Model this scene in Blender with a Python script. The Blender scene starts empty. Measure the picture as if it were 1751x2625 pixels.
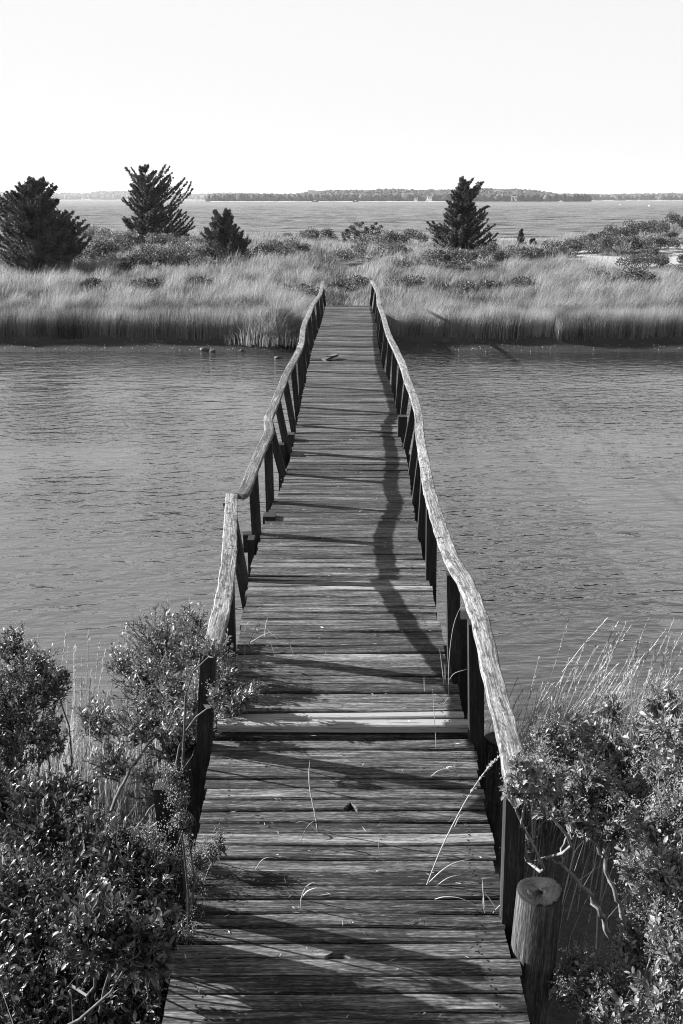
import bpy, math, random
import numpy as np
from mathutils import Vector, Matrix

random.seed(7)
RNG = np.random.default_rng(11)
C = bpy.context.scene.collection
S = bpy.context.scene
R = math.radians

# ------------------------------------------------------------------ camera
PITCH = math.atan((1312.5 - 509.0) / 2552.0)
CAMZ = 3.6
cam_d = bpy.data.cameras.new('camera')
cam_d.sensor_fit = 'VERTICAL'; cam_d.sensor_height = 36.0; cam_d.lens = 36.0 * 2552 / 2625
cam_d.clip_start = 0.1; cam_d.clip_end = 20000
cam = bpy.data.objects.new('camera', cam_d); C.objects.link(cam)
cam.location = (0, 0, CAMZ); cam.rotation_euler = (math.pi / 2 - PITCH, 0, 0)
S.camera = cam

# ------------------------------------------------------------------ light
SUN_AZ, SUN_EL = 73.0, 25.0            # degrees left of straight ahead, height
SUN_STRENGTH, SKY_STRENGTH, EXPOSURE = 5.0, 0.06, 1.92
sd = Vector((-math.cos(R(SUN_EL)) * math.sin(R(SUN_AZ)), math.cos(R(SUN_EL)) * math.cos(R(SUN_AZ)), math.sin(R(SUN_EL))))
w = bpy.data.worlds.new('World'); S.world = w; w.use_nodes = True
nt = w.node_tree; nt.nodes.clear()
sky = nt.nodes.new('ShaderNodeTexSky'); sky.sky_type = 'NISHITA'; sky.sun_disc = False
sky.sun_elevation = R(SUN_EL); sky.sun_rotation = R(-SUN_AZ)
sky.altitude = 0; sky.air_density = 1.0; sky.dust_density = 0.4; sky.ozone_density = 1.0
sep = nt.nodes.new('ShaderNodeRGBToBW')               # black-and-white film
bg = nt.nodes.new('ShaderNodeBackground'); bg.inputs['Strength'].default_value = SKY_STRENGTH
out = nt.nodes.new('ShaderNodeOutputWorld')
nt.links.new(sky.outputs[0], sep.inputs[0])
def wm(op, a, b):
    x = nt.nodes.new('ShaderNodeMath'); x.operation = op
    for i_, v_ in enumerate((a, b)):
        if isinstance(v_, (int, float)): x.inputs[i_].default_value = v_
        else: nt.links.new(v_, x.inputs[i_])
    return x.outputs[0]
k_ = wm('MULTIPLY', sep.outputs[0], 1.9)             # soft shoulder: the pale glow near the horizon evens out
k_ = wm('DIVIDE', k_, wm('POWER', wm('ADD', wm('POWER', wm('DIVIDE', k_, 4.15), 4.0), 1.0), .25))
nt.links.new(k_, bg.inputs['Color'])
nt.links.new(bg.outputs[0], out.inputs['Surface'])
sun_d = bpy.data.lights.new('sun', 'SUN'); sun_d.energy = SUN_STRENGTH; sun_d.angle = R(0.5)
sun_d.color = (1, 1, 1)                # the photograph is black and white
sun = bpy.data.objects.new('sun', sun_d); C.objects.link(sun)
sun.rotation_euler = (-sd).to_track_quat('-Z', 'Y').to_euler(); sun.location = sd * 60
S.view_settings.view_transform = 'Standard'; S.view_settings.look = 'None'
S.view_settings.exposure = EXPOSURE; S.view_settings.gamma = 1.0
S.render.engine = 'CYCLES'
S.cycles.max_bounces = 6; S.cycles.diffuse_bounces = 1; S.cycles.glossy_bounces = 3
S.cycles.transparent_max_bounces = 6; S.cycles.transmission_bounces = 3
S.cycles.sample_clamp_indirect = 4.0
S.cycles.use_denoising = True; S.cycles.filter_width = 1.05; S.cycles.denoising_prefilter = 'NONE'

# ------------------------------------------------------------------ helpers
FX, CX, CY = 2552.0, 875.5, 1312.5
def ray(px, py):
    u = (px - CX) / FX; v = (CY - py) / FX
    return Vector((u, math.cos(PITCH) + v * math.sin(PITCH), -math.sin(PITCH) + v * math.cos(PITCH)))
def at(px, py, Y):
    d = ray(px, py); return Vector((0, 0, CAMZ)) + d * (Y / d.y)
def row_of(Y, z):                       # picture row of the point (0, Y, z)
    dz = z - CAMZ
    zc = Y * math.cos(PITCH) - dz * math.sin(PITCH); up = Y * math.sin(PITCH) + dz * math.cos(PITCH)
    return CY - FX * up / zc, zc

def tag(o, label=None, cat=None, group=None, kind=None):
    if label: o['label'] = label
    if cat: o['category'] = cat
    if group: o['group'] = group
    if kind: o['kind'] = kind
    return o
def empty(name, loc=(0, 0, 0)):
    o = bpy.data.objects.new(name, None); C.objects.link(o); o.location = loc; o.empty_display_size = 0.1
    return o
def link(name, me, mat, parent=None, loc=None):
    o = bpy.data.objects.new(name, me); C.objects.link(o)
    if mat: me.materials.append(mat)
    if parent is not None:
        o.parent = parent
        o.matrix_parent_inverse = Matrix.Translation(-Vector(parent.location)) if loc is None else Matrix.Identity(4)
    if loc is not None: o.location = loc
    return o
def tri_mesh(name, V, T, tone=None):
    V = np.asarray(V, np.float32); T = np.asarray(T, np.int32)
    me = bpy.data.meshes.new(name)
    me.vertices.add(len(V)); me.vertices.foreach_set('co', V.ravel())
    me.loops.add(T.size); me.loops.foreach_set('vertex_index', T.ravel())
    me.polygons.add(len(T)); me.polygons.foreach_set('loop_start', np.arange(0, T.size, 3, dtype=np.int32))
    if tone is not None:
        a = me.attributes.new('tone', 'FLOAT', 'POINT'); a.data.foreach_set('value', np.asarray(tone, np.float32))
    me.update(calc_edges=True)
    return me
def poly_mesh(name, V, F, attrs=None, smooth=False):
    me = bpy.data.meshes.new(name); me.from_pydata([tuple(v) for v in V], [], F)
    for k, (typ, data) in (attrs or {}).items():
        a = me.attributes.new(k, typ, 'POINT')
        a.data.foreach_set('vector' if typ == 'FLOAT_VECTOR' else 'value', np.asarray(data, np.float32).ravel())
    if smooth: me.polygons.foreach_set('use_smooth', [True] * len(me.polygons))
    me.update()
    return me

_perm = np.random.default_rng(3).random((256, 256))
def vnoise(x, y):
    x = np.asarray(x, float); y = np.asarray(y, float)
    xi = np.floor(x).astype(int); yi = np.floor(y).astype(int); fx = x - xi; fy = y - yi
    fx = fx * fx * (3 - 2 * fx); fy = fy * fy * (3 - 2 * fy)
    g = lambda a, b: _perm[a % 256, b % 256]
    return (g(xi, yi) * (1 - fx) + g(xi + 1, yi) * fx) * (1 - fy) + (g(xi, yi + 1) * (1 - fx) + g(xi + 1, yi + 1) * fx) * fy
def fbm(x, y, o=4):
    s = 0; a = .5
    for k in range(o):
        s = s + a * vnoise(x * 2 ** k + 17 * k, y * 2 ** k + 31 * k); a *= .5
    return s                              # about 0..1, mean .47

# ------------------------------------------------------------------ materials
def mat(name):
    m = bpy.data.materials.new(name); m.use_nodes = True; n = m.node_tree; n.nodes.clear()
    o = n.nodes.new('ShaderNodeOutputMaterial')
    return m, n, o
def N(n, t, **kw):
    x = n.nodes.new(t)
    for k, v in kw.items():
        if k in x.inputs.keys(): x.inputs[k].default_value = v
        else: setattr(x, k, v)
    return x
def mapr(n, src, a, b, c=0.0, d=1.0):
    x = N(n, 'ShaderNodeMapRange'); x.inputs[1].default_value = a; x.inputs[2].default_value = b
    x.inputs[3].default_value = c; x.inputs[4].default_value = d; n.links.new(src, x.inputs[0]); return x.outputs[0]
def math_(n, op, a, b=None):
    x = N(n, 'ShaderNodeMath'); x.operation = op
    for i, v in enumerate((a, b)):
        if v is None: continue
        if isinstance(v, (int, float)): x.inputs[i].default_value = v
        else: n.links.new(v, x.inputs[i])
    return x.outputs[0]
def vscale(n, src, s):
    x = N(n, 'ShaderNodeVectorMath'); x.operation = 'MULTIPLY'; x.inputs[1].default_value = s; n.links.new(src, x.inputs[0]); return x.outputs[0]
def noise(n, vec, scale, detail=3.0, rough=.55, dist=0.0):
    x = N(n, 'ShaderNodeTexNoise'); x.inputs['Scale'].default_value = scale; x.inputs['Detail'].default_value = detail
    x.inputs['Roughness'].default_value = rough; x.inputs['Distortion'].default_value = dist; n.links.new(vec, x.inputs['Vector']); return x.outputs[0]

def wood_material(name, dark, light, patch=0.0, patch_v=.05, bump=.004, streak=.5):
    """weathered timber: grain runs along gc.x, one random tone per board"""
    m, n, o = mat(name)
    gc = N(n, 'ShaderNodeAttribute', attribute_name='gc').outputs['Vector']
    tone = N(n, 'ShaderNodeAttribute', attribute_name='tone').outputs['Fac']
    fine = noise(n, vscale(n, gc, (5.0, 115, 115)), 1.0, 4, .65, .10)
    mid = noise(n, vscale(n, gc, (2.0, 26, 26)), 1.0, 4, .62, .15)
    big = noise(n, vscale(n, gc, (1.7, 5.0, 5.0)), 1.0, 3, .6)
    pit = noise(n, vscale(n, gc, (34, 190, 190)), 1.0, 2, .6)
    v = math_(n, 'ADD', math_(n, 'MULTIPLY', fine, .95), math_(n, 'MULTIPLY', mid, .50))
    v = math_(n, 'ADD', v, math_(n, 'MULTIPLY', big, .32))
    v = math_(n, 'ADD', v, math_(n, 'MULTIPLY', math_(n, 'SUBTRACT', tone, .5), .40))
    v = math_(n, 'ADD', v, math_(n, 'MULTIPLY', math_(n, 'SUBTRACT', pit, .5), .55))
    v = mapr(n, v, .60, 1.20)
    v = math_(n, 'POWER', v, 2.35)
    fleck = mapr(n, noise(n, vscale(n, gc, (13, 120, 120)), 1.0, 3, .6), .61, .68)
    v = math_(n, 'ADD', v, math_(n, 'MULTIPLY', fleck, .36))
    if patch:
        pn = noise(n, vscale(n, gc, (13, 40, 40)), 1.0, 6, .74)
        pm = mapr(n, pn, patch, patch + .07)
        v = math_(n, 'MULTIPLY', v, math_(n, 'SUBTRACT', 1.0, math_(n, 'MULTIPLY', pm, .85)))
    # long cracks along the grain
    ck = noise(n, vscale(n, gc, (2.6, 85, 85)), 1.0, 2, .5, .25)
    cm = mapr(n, ck, .63, .68)
    v = math_(n, 'MULTIPLY', v, math_(n, 'SUBTRACT', 1.0, math_(n, 'MULTIPLY', cm, streak)))
    col = mapr(n, v, 0, 1, dark, light)
    bs = N(n, 'ShaderNodeBsdfPrincipled', Roughness=.82); bs.inputs['Specular IOR Level'].default_value = .25
    n.links.new(col, bs.inputs['Base Color'])
    h = math_(n, 'SUBTRACT', math_(n, 'ADD', math_(n, 'MULTIPLY', fine, 1.0), math_(n, 'MULTIPLY', pit, .35)), math_(n, 'MULTIPLY', cm, .8))
    b = N(n, 'ShaderNodeBump', Strength=1.0, Distance=bump); n.links.new(h, b.inputs['Height'])
    n.links.new(b.outputs[0], bs.inputs['Normal']); n.links.new(bs.outputs[0], o.inputs[0])
    return m
M_DECK = wood_material('deck_wood', .004, .22, bump=.004)
M_RAIL = wood_material('rail_wood', .025, .31, patch=.53, bump=.0025, streak=.75)
M_POST = wood_material('post_wood', .006, .05, bump=.003)
M_PILE = wood_material('pile_wood', .012, .15, bump=.004)

def plant_material(name, lo, hi, transl=.35, gloss=.0, rough=.45):
    m, n, o = mat(name)
    tone = N(n, 'ShaderNodeAttribute', attribute_name='tone').outputs['Fac']
    col = mapr(n, tone, 0, 1, lo, hi)
    d = N(n, 'ShaderNodeBsdfPrincipled', Roughness=rough); d.inputs['Specular IOR Level'].default_value = gloss
    n.links.new(col, d.inputs['Base Color'])
    t = N(n, 'ShaderNodeBsdfTranslucent'); n.links.new(col, t.inputs['Color'])
    mx = N(n, 'ShaderNodeMixShader'); mx.inputs[0].default_value = transl
    n.links.new(d.outputs[0], mx.inputs[1]); n.links.new(t.outputs[0], mx.inputs[2]); n.links.new(mx.outputs[0], o.inputs[0])
    return m
M_GRASS = plant_material('dry_grass', .018, .34, .45, .15, .6)
M_REED = plant_material('cordgrass', .03, .55, .35, .3, .5)
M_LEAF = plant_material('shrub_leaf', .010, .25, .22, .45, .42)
M_FLOWER = plant_material('shrub_flower', .08, .34, .3, .2, .6)
M_NEEDLE = plant_material('juniper_needle', .015, .20, .10, .12, .6)
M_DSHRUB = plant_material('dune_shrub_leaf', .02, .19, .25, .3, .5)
M_FARWOOD = plant_material('far_wood_leaf', .025, .10, .0, .05, .8)

def plain(name, v, rough=.7, spec=.3, var=0.0, scale=8.0, bump=0.0):
    m, n, o = mat(name)
    bs = N(n, 'ShaderNodeBsdfPrincipled', Roughness=rough); bs.inputs['Specular IOR Level'].default_value = spec
    tc = N(n, 'ShaderNodeTexCoord').outputs['Object']
    nz = noise(n, tc, scale, 5, .6)
    col = mapr(n, nz, .25, .75, max(v - var, 0), v + var); n.links.new(col, bs.inputs['Base Color'])
    if bump:
        b = N(n, 'ShaderNodeBump', Strength=1.0, Distance=bump); n.links.new(nz, b.inputs['Height']); n.links.new(b.outputs[0], bs.inputs['Normal'])
    n.links.new(bs.outputs[0], o.inputs[0]); return m
M_BARK = plain('bark', .14, .85, .2, .09, 30, .002)
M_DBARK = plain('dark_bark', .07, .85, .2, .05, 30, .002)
M_TWIG = plain('twig', .10, .8, .2, .10, 40)
M_ROCK = plain('rock', .05, .6, .4, .03, 12, .02)
M_SHELL = plain('shell', .30, .4, .5, .15, 40)
M_SAND = plain('sand', .36, .9, .1, .06, .05)
M_WHITE = plain('white_paint', .8, .5, .3, .02)
M_ROOF = plain('roof_grey', .18, .8, .2, .03)
M_HULL = plain('dark_hull', .05, .5, .4, .01)
M_GLASS = plain('window_dark', .03, .2, .5, .005)

def terrain_material():
    m, n, o = mat('marsh_soil')
    sand = N(n, 'ShaderNodeAttribute', attribute_name='sand').outputs['Fac']
    mud = N(n, 'ShaderNodeAttribute', attribute_name='mud').outputs['Fac']
    pos = N(n, 'ShaderNodeTexCoord').outputs['Object']
    a = noise(n, pos, 1.2, 6, .65); b = noise(n, pos, 14, 5, .6)
    base = mapr(n, math_(n, 'ADD', math_(n, 'MULTIPLY', a, .6), math_(n, 'MULTIPLY', b, .4)), .3, .7, .02, .08)
    sc = mapr(n, b, .3, .7, .17, .30)
    mc = mapr(n, b, .3, .7, .006, .03)
    mx = lambda f, x, y: math_(n, 'ADD', math_(n, 'MULTIPLY', math_(n, 'SUBTRACT', 1.0, f), x), math_(n, 'MULTIPLY', f, y))
    col = mx(sand, mx(mud, base, mc), sc)
    bs = N(n, 'ShaderNodeBsdfPrincipled'); bs.inputs['Specular IOR Level'].default_value = .3
    n.links.new(col, bs.inputs['Base Color']); n.links.new(mapr(n, mud, 0, 1, .95, .55), bs.inputs['Roughness'])
    bp = N(n, 'ShaderNodeBump', Strength=1.0, Distance=.03); n.links.new(b, bp.inputs['Height']); n.links.new(bp.outputs[0], bs.inputs['Normal'])
    n.links.new(bs.outputs[0], o.inputs[0]); return m

def water_material():
    m, n, o = mat('water_surface')
    pos = N(n, 'ShaderNodeTexCoord').outputs['Object']
    # slightly turned so the ripples run up to the right on the left side of the channel
    mp = N(n, 'ShaderNodeMapping'); mp.inputs['Rotation'].default_value = (0, 0, R(-7)); n.links.new(pos, mp.inputs['Vector']); p = mp.outputs[0]
    a = noise(n, vscale(n, p, (.8, 1.9, 1)), 1.0, 2, .5, .4)
    b = noise(n, vscale(n, p, (2.6, 4.6, 1)), 1.0, 2, .5, .4)
    c = noise(n, vscale(n, p, (6.5, 10.5, 1)), 1.0, 3, .55, .3)
    g = noise(n, vscale(n, p, (1.5, 7.5, 1)), 1.0, 2, .5, .3)       # long smooth ripples in the lee of the near bank
    amp = noise(n, vscale(n, pos, (.10, .16, 1)), 1.0, 3, .55)
    amp = mapr(n, amp, .37, .63, .16, 1.35)
    sepx = N(n, 'ShaderNodeSeparateXYZ'); n.links.new(pos, sepx.inputs[0])
    sea = mapr(n, sepx.outputs[1], 60, 95)                     # open bay beyond the dunes: choppier than the creek
    calm = mapr(n, math_(n, 'ADD', sepx.outputs[1], math_(n, 'MULTIPLY', amp, 1.5)), 7.0, 10.5)
    amp = math_(n, 'MULTIPLY', amp, mapr(n, calm, 0, 1, .30, 1.0))
    h = math_(n, 'ADD', math_(n, 'MULTIPLY', a, .020), math_(n, 'MULTIPLY', math_(n, 'MULTIPLY', b, .040), amp))
    h = math_(n, 'ADD', h, math_(n, 'MULTIPLY', math_(n, 'MULTIPLY', c, .017), amp))
    h = math_(n, 'ADD', h, math_(n, 'MULTIPLY', g, mapr(n, calm, 0, 1, .032, .010)))
    e = noise(n, vscale(n, pos, (.10, .30, 1)), 1.0, 4, .62, .4)
    h = math_(n, 'ADD', h, math_(n, 'MULTIPLY', math_(n, 'MULTIPLY', e, 1.6), sea))
    bp = N(n, 'ShaderNodeBump', Strength=1.0, Distance=1.0); n.links.new(h, bp.inputs['Height'])
    bs = N(n, 'ShaderNodeBsdfPrincipled', IOR=2.6); bs.inputs['Base Color'].default_value = (.022, .022, .022, 1)
    n.links.new(mapr(n, sea, 0, 1, .04, .20), bs.inputs['Roughness'])
    wind = noise(n, vscale(n, pos, (.006, .035, 1)), 1.0, 4, .6)
    n.links.new(math_(n, 'ADD', mapr(n, sea, 0, 1, .50, .135), math_(n, 'MULTIPLY', sea, mapr(n, wind, .3, .7, -.035, .05))), bs.inputs['Specular IOR Level'])
    n.links.new(bp.outputs[0], bs.inputs['Normal']); n.links.new(bs.outputs[0], o.inputs[0]); return m
M_WATER = water_material(); M_SOIL = terrain_material()

# ------------------------------------------------------------------ terrain and water
_py = np.array([-9, -2, 1, 2.6, 4.0, 5.2, 5.9, 7.5, 10, 20, 23.2, 24.6, 25.2, 25.6, 28, 33, 40, 48, 55, 60, 66, 74, 88, 97, 104, 130], float)
_pz = np.array([1.25, 1.05, .95, .75, .42, .12, -.05, -.5, -.8, -.8, -.35, .0, .10, .30, .40, .62, .92, 1.18, 1.34, 1.25, .95, .62, .32, -.02, -.6, -1.5], float)
def ground(x, y):
    x = np.asarray(x, float); y = np.asarray(y, float)
    sh = (fbm(x * .35 + 5, y * 0 + 2.5, 3) - .45) * .55 * np.clip(1 - np.abs(y - 24.9) / 8, 0, 1) * np.clip(np.abs(x) / 3, .3, 1)
    z = np.interp(y + sh, _py, _pz)
    up = np.clip((y - 29) / 12, 0, 1) * np.clip((90 - y) / 25, 0, 1)
    z = z + up * (fbm(x * .16 + 9, y * .16 + 3) - .47) * .7
    # dune that climbs to the right, low saddle with the beach behind it, low path in the middle
    dune = np.exp(-((y - 55) / 8.5) ** 2)
    z = z + dune * np.interp(x, [-40, -22, -8, -2, 3, 7, 9.5, 11.5, 14, 19, 26, 45], [.9, .50, .12, -.05, -.1, -.05, -.45, -.30, .25, .95, 1.2, 1.2])
    near = np.exp(-((y - 44) / 6.0) ** 2)
    z = z + near * np.interp(x, [-20, 4, 9, 13, 18], [0, 0, .1, .30, .5])
    z = z - .25 * np.exp(-(x / 1.1) ** 2) * np.clip((y - 27) / 3, 0, 1) * np.clip((50 - y) / 8, 0, 1)
    z = z + (fbm(x * 1.7, y * 1.7 + 40) - .47) * .10
    return z
def hit(px, py):
    d = np.array(ray(px, py)); s_ = np.linspace(20, 100, 1600); p = np.array([0, 0, CAMZ]) + d * s_[:, None]
    k = np.argmax(p[:, 2] < ground(p[:, 0], p[:, 1])); return p[k]

SANDS = [(hit(1600, 674), 2.0, 2.6), (hit(1726, 645), 1.5, 3.6), (hit(1425, 655), 1.6, 3.0)]
gx = np.unique(np.concatenate([np.linspace(-90, -24, 60), np.linspace(-24, 26, 230), np.linspace(26, 90, 60)]))
gy = np.unique(np.concatenate([np.linspace(-12, 7, 60), np.linspace(7, 22, 16), np.linspace(22, 30, 60), np.linspace(30, 104, 190), np.linspace(104, 130, 12)]))
GX, GY = np.meshgrid(gx, gy); GZ = ground(GX, GY)
nx, ny = len(gx), len(gy)
V = np.stack([GX.ravel(), GY.ravel(), GZ.ravel()], 1)
i = (np.arange(ny - 1)[:, None] * nx + np.arange(nx - 1)[None]).ravel()
T = np.concatenate([np.stack([i, i + 1, i + nx + 1], 1), np.stack([i, i + nx + 1, i + nx], 1)])
me = tri_mesh('terrain', V, T)
def sand_at(x, y):
    s = np.clip((y - 66) / 5, 0, 1)
    pn = fbm(x * .33 + 21, y * .25 + 8, 4)
    d = np.clip((x - 7.5) / 3, 0, 1) * np.clip((y - 38) / 3, 0, 1) * np.clip((62 - y) / 3, 0, 1)
    s = np.maximum(s, np.clip((pn - .58) / .05, 0, 1) * d)
    for (c, rx, ry) in SANDS:
        q = np.sqrt(((x - c[0]) / rx) ** 2 + ((y - c[1]) / ry) ** 2) + 2.2 * (fbm(x * 1.5, y * 1.1 + 70, 4) - .47)
        s = np.maximum(s, np.clip((1.05 - q) / .15, 0, 1))
    return s
mudv = np.clip((.26 - V[:, 2]) / .12, 0, 1) * (V[:, 1] < 40)
for k, vals in (('sand', sand_at(V[:, 0], V[:, 1])), ('mud', mudv)):
    a = me.attributes.new(k, 'FLOAT', 'POINT'); a.data.foreach_set('value', vals.astype(np.float32))
me.polygons.foreach_set('use_smooth', [True] * len(me.polygons))
tag(link('terrain', me, M_SOIL), kind='structure')
WX = 2600
rw = np.concatenate([80 * np.exp(np.linspace(0, math.log(640 / 80), 1100))]); cw = np.linspace(-.52, .52, 620)
WY, WC = np.meshgrid(rw, cw, indexing='ij'); WXX = WC * WY
hgt = np.zeros_like(WY); rgw = np.random.default_rng(9)
for k in range(26):
    lam = rgw.uniform(1.6, 5.5) * np.array([1, 1.8])[k % 2]; th = rgw.normal(R(-78), .42); kx, ky = 2 * np.pi / lam * math.cos(th), 2 * np.pi / lam * math.sin(th)
    gr = np.clip(fbm(WXX * .03 + 7 * k, WY * .02 + 3 * k, 2) * 2 - .35, 0, 1.3)
    hgt += gr * .0105 * lam ** .8 * np.sin(kx * WXX + ky * WY + rgw.uniform(0, 6.3) + 2.5 * fbm(WXX * .12 + k, WY * .12, 2)) * np.exp(-(WY / (lam * 170)) ** 2)
hgt *= np.clip((WY - 82) / 14, 0, 1) * np.clip((640 - WY) / 160, 0, 1)
ra, ca = WY.shape; V = np.stack([WXX.ravel(), WY.ravel(), hgt.ravel()], 1)
i = (np.arange(ra - 1)[:, None] * ca + np.arange(ca - 1)[None]).ravel()
T = np.concatenate([np.stack([i, i + 1, i + ca + 1], 1), np.stack([i, i + ca + 1, i + ca], 1)])
x8, x6 = .52 * 80, .52 * 640; b = len(V)
ex = np.array([(-WX, -12, 0), (WX, -12, 0), (WX, 80, 0), (x8, 80, 0), (-x8, 80, 0), (-WX, 80, 0), (WX, 640, 0), (x6, 640, 0), (-x6, 640, 0), (-WX, 640, 0), (WX, 3500, 0), (-WX, 3500, 0)], float)
def quad(*q): return [(b + q[0], b + q[1], b + q[2]), (b + q[0], b + q[2], b + q[3])]
T = np.concatenate([T, quad(0, 1, 2, 5), quad(3, 2, 6, 7), quad(5, 4, 8, 9), quad(9, 6, 10, 11)])
me = tri_mesh('water', np.concatenate([V, ex]), T); me.polygons.foreach_set('use_smooth', [True] * len(me.polygons))
tag(link('water', me, M_WATER), kind='structure')

# ------------------------------------------------------------------ footbridge
ELL = [(830, 807), (835, 777), (820, 840), (812, 862), (805, 880), (799, 902), (793, 935), (787, 950), (785, 977), (776, 1012), (770, 1045), (761, 1088), (752, 1140), (747, 1162), (735, 1210), (720, 1252), (704, 1285), (682, 1322), (672, 1365), (660, 1410), (647, 1445), (637, 1480), (632, 1520), (627, 1560), (615, 1627), (609, 1670), (592, 1725), (552, 1868), (546, 1905), (539, 1957), (532, 1987), (524, 2052), (506.5, 2142), (497, 2196), (482, 2300), (468, 2400), (440, 2455), (425, 2625), (409, 2800), (380, 3200)]
ERR = [(1392, 3200), (1367, 2800), (1356, 2625), (1339, 2541), (1329, 2497), (1325, 2458), (1306, 2450), (1290, 2344), (1279.5, 2302), (1273, 2233), (1260, 2166), (1245, 2077), (1235, 2032), (1225, 1990), (1221, 1950), (1215, 1920), (1207, 1885), (1199, 1872), (1195, 1862), (1187, 1817), (1170, 1765), (1155, 1727), (1144, 1690), (1132, 1637), (1122, 1587), (1114, 1545), (1110, 1520), (1102, 1492), (1094, 1477), (1082, 1425), (1074, 1380), (1066, 1340), (1059, 1297), (1052, 1260), (1047, 1210), (1039, 1160), (1030, 1142), (1022, 1092), (1017, 1060), (1009, 1020), (1000, 985), (989, 960), (980, 942), (974, 910), (966, 867), (964, 825), (957, 800), (950, 780), (947, 776)]
ELL = np.array(sorted(ELL, key=lambda a: a[1]), float); ERR = np.array(sorted(ERR, key=lambda a: a[1]), float)
STEP_Y = 4.28
def deck_z(Y):
    if Y < STEP_Y: return CAMZ - 2.480
    return CAMZ - float(np.interp(Y, [4, 7.2, 9, 12.5, 17, 21, 27], [2.435, 2.45, 2.545, 2.52, 2.585, 2.60, 2.69]))
def edges(Y):
    py, zc = row_of(Y, deck_z(Y))
    return (float(np.interp(py, ELL[:, 1], ELL[:, 0])) - CX) * zc / FX, (float(np.interp(py, ERR[:, 1], ERR[:, 0])) - CX) * zc / FX

def board(V, F, GC, TN, p0, p1, wv, tv, wid, thk, seg=1, tone=.5, bev=.006, jit=None, warp=None, notch=None):
    """a sawn board from p0 to p1; wv = across, tv = up; rounded long edges; grain attribute along its length"""
    off = np.array([random.uniform(0, 90), random.uniform(0, 90), random.uniform(0, 90)])
    b0 = len(V); L = (p1 - p0).length
    prof = [(-.5 * wid, -thk), (.5 * wid, -thk), (.5 * wid, -bev), (.5 * wid - bev, 0), (-.5 * wid + bev, 0), (-.5 * wid, -bev)]
    for s in range(seg + 1):
        t = s / seg; c = p0.lerp(p1, t)
        if warp: c = c + tv * warp(t)
        ja = jit(t) if jit else 0.0
        for (a, h) in prof:
            aa = a
            if notch and a < 0 and notch[0] < t < notch[1]: aa = a + notch[2]
            V.append(c + wv * (aa + ja) + tv * h); GC.append(off + np.array([t * L, aa, h])); TN.append(tone)
    k = len(prof)
    for s in range(seg):
        for q in range(k):
            a = b0 + s * k + q; b = b0 + s * k + (q + 1) % k
            F.append((a, b, b + k, a + k))
    F.append(tuple(b0 + q for q in range(k))[::-1]); F.append(tuple(b0 + seg * k + q for q in range(k)))

bridge = empty('footbridge', (0, 4.28, 1.0))
tag(bridge, 'long narrow weathered wooden footbridge with warped railings crossing the tidal creek', 'footbridge')
def make_deck(y0, y1, name, wmin, wmax, seed, rows=()):
    random.seed(seed); V, F, GC, TN = [], [], [], []
    Y = y0; k = 0
    while Y < y1 - .04:
        wd = random.choice([wmin, wmax, wmax, wmax]) * random.uniform(.97, 1.02)
        nxt = [q for q in rows if q > Y + .02]
        if nxt and Y > rows[0] - .14: wd = nxt[0] - Y
        if Y + wd > y1: wd = y1 - Y
        gap = random.uniform(.004, .008)
        yc = Y + wd / 2; xl, xr = edges(yc); z = deck_z(yc) + random.uniform(-.004, .004)
        far = yc > 12
        xl += random.uniform(-.010, .006); xr += random.uniform(-.006, .012)
        sk = random.uniform(-.008, .008) * (1.4 if yc > 4.3 else .4)
        p0 = Vector((xl, yc - sk, z + random.uniform(-.004, .004))); p1 = Vector((xr, yc + sk, z + random.uniform(-.004, .004)))
        tn = min(1, max(0, random.gauss(.48, .17)))
        if name == 'raised_deck' and k < 3: tn = 1.55
        nch = None
        if abs(yc - 3.66) < .042: nch = (.505, .535, .045)
        if abs(yc - 2.80) < .042: nch = (.47, .52, .022)
        ph = random.uniform(0, 99); am = random.uniform(.001, .004)
        tilt = Vector((0, 1, random.uniform(-.03, .03))).normalized()
        board(V, F, GC, TN, p0, p1, tilt, Vector((0, 0, 1)), wd - gap, .038, 40 if yc < 6 else (12 if yc < 12 else 6), tn,
              bev=.006, jit=lambda t: am * math.sin(ph + 9 * t), warp=lambda t: am * math.sin(ph * 2 + 5 * t), notch=nch)
        if yc < 9:
            for sx in (xl + .10, xr - .10):
                for _q in (-.022, .022):
                    nx_, ny_ = sx + random.uniform(-.012, .012), yc + _q * random.uniform(.7, 1.2); b0 = len(V)
                    zt = z + .0025 + am
                    for t_ in range(8):
                        V.append(Vector((nx_ + .0045 * math.cos(t_ * math.pi / 4), ny_ + .0045 * math.sin(t_ * math.pi / 4), zt))); GC.append(np.array([nx_, ny_, 0.])); TN.append(-1.5)
                    F.append(tuple(range(b0, b0 + 8)))
        Y += wd; k += 1
    me = poly_mesh(name, V, F, {'gc': ('FLOAT_VECTOR', np.array(GC)), 'tone': ('FLOAT', TN)})
    return link(name, me, M_DECK, bridge)
def depth_on_deck(py, near=None):
    Y = 6.0
    for _ in range(40):
        d = ray(CX, py); Yn = d.y * ((deck_z(Y) if near is None else near) - CAMZ) / d.z; Y += .7 * (Yn - Y)
    return Y
SEAMS = sorted(depth_on_deck(q, CAMZ - 2.48) for q in (1895, 1919, 1942, 1969, 1995, 2021, 2049, 2077, 2106, 2136, 2166, 2200, 2234, 2269, 2303, 2340, 2376, 2416, 2456, 2500, 2543, 2590, 2640))
make_deck(.9, STEP_Y - .01, 'landing_deck', .074, .078, 3, SEAMS)
make_deck(STEP_Y, 26.6, 'raised_deck', .082, .097, 5, [STEP_Y + .001, STEP_Y + .052, STEP_Y + .098, STEP_Y + .156])
V, F, GC, TN = [], [], [], []
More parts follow.
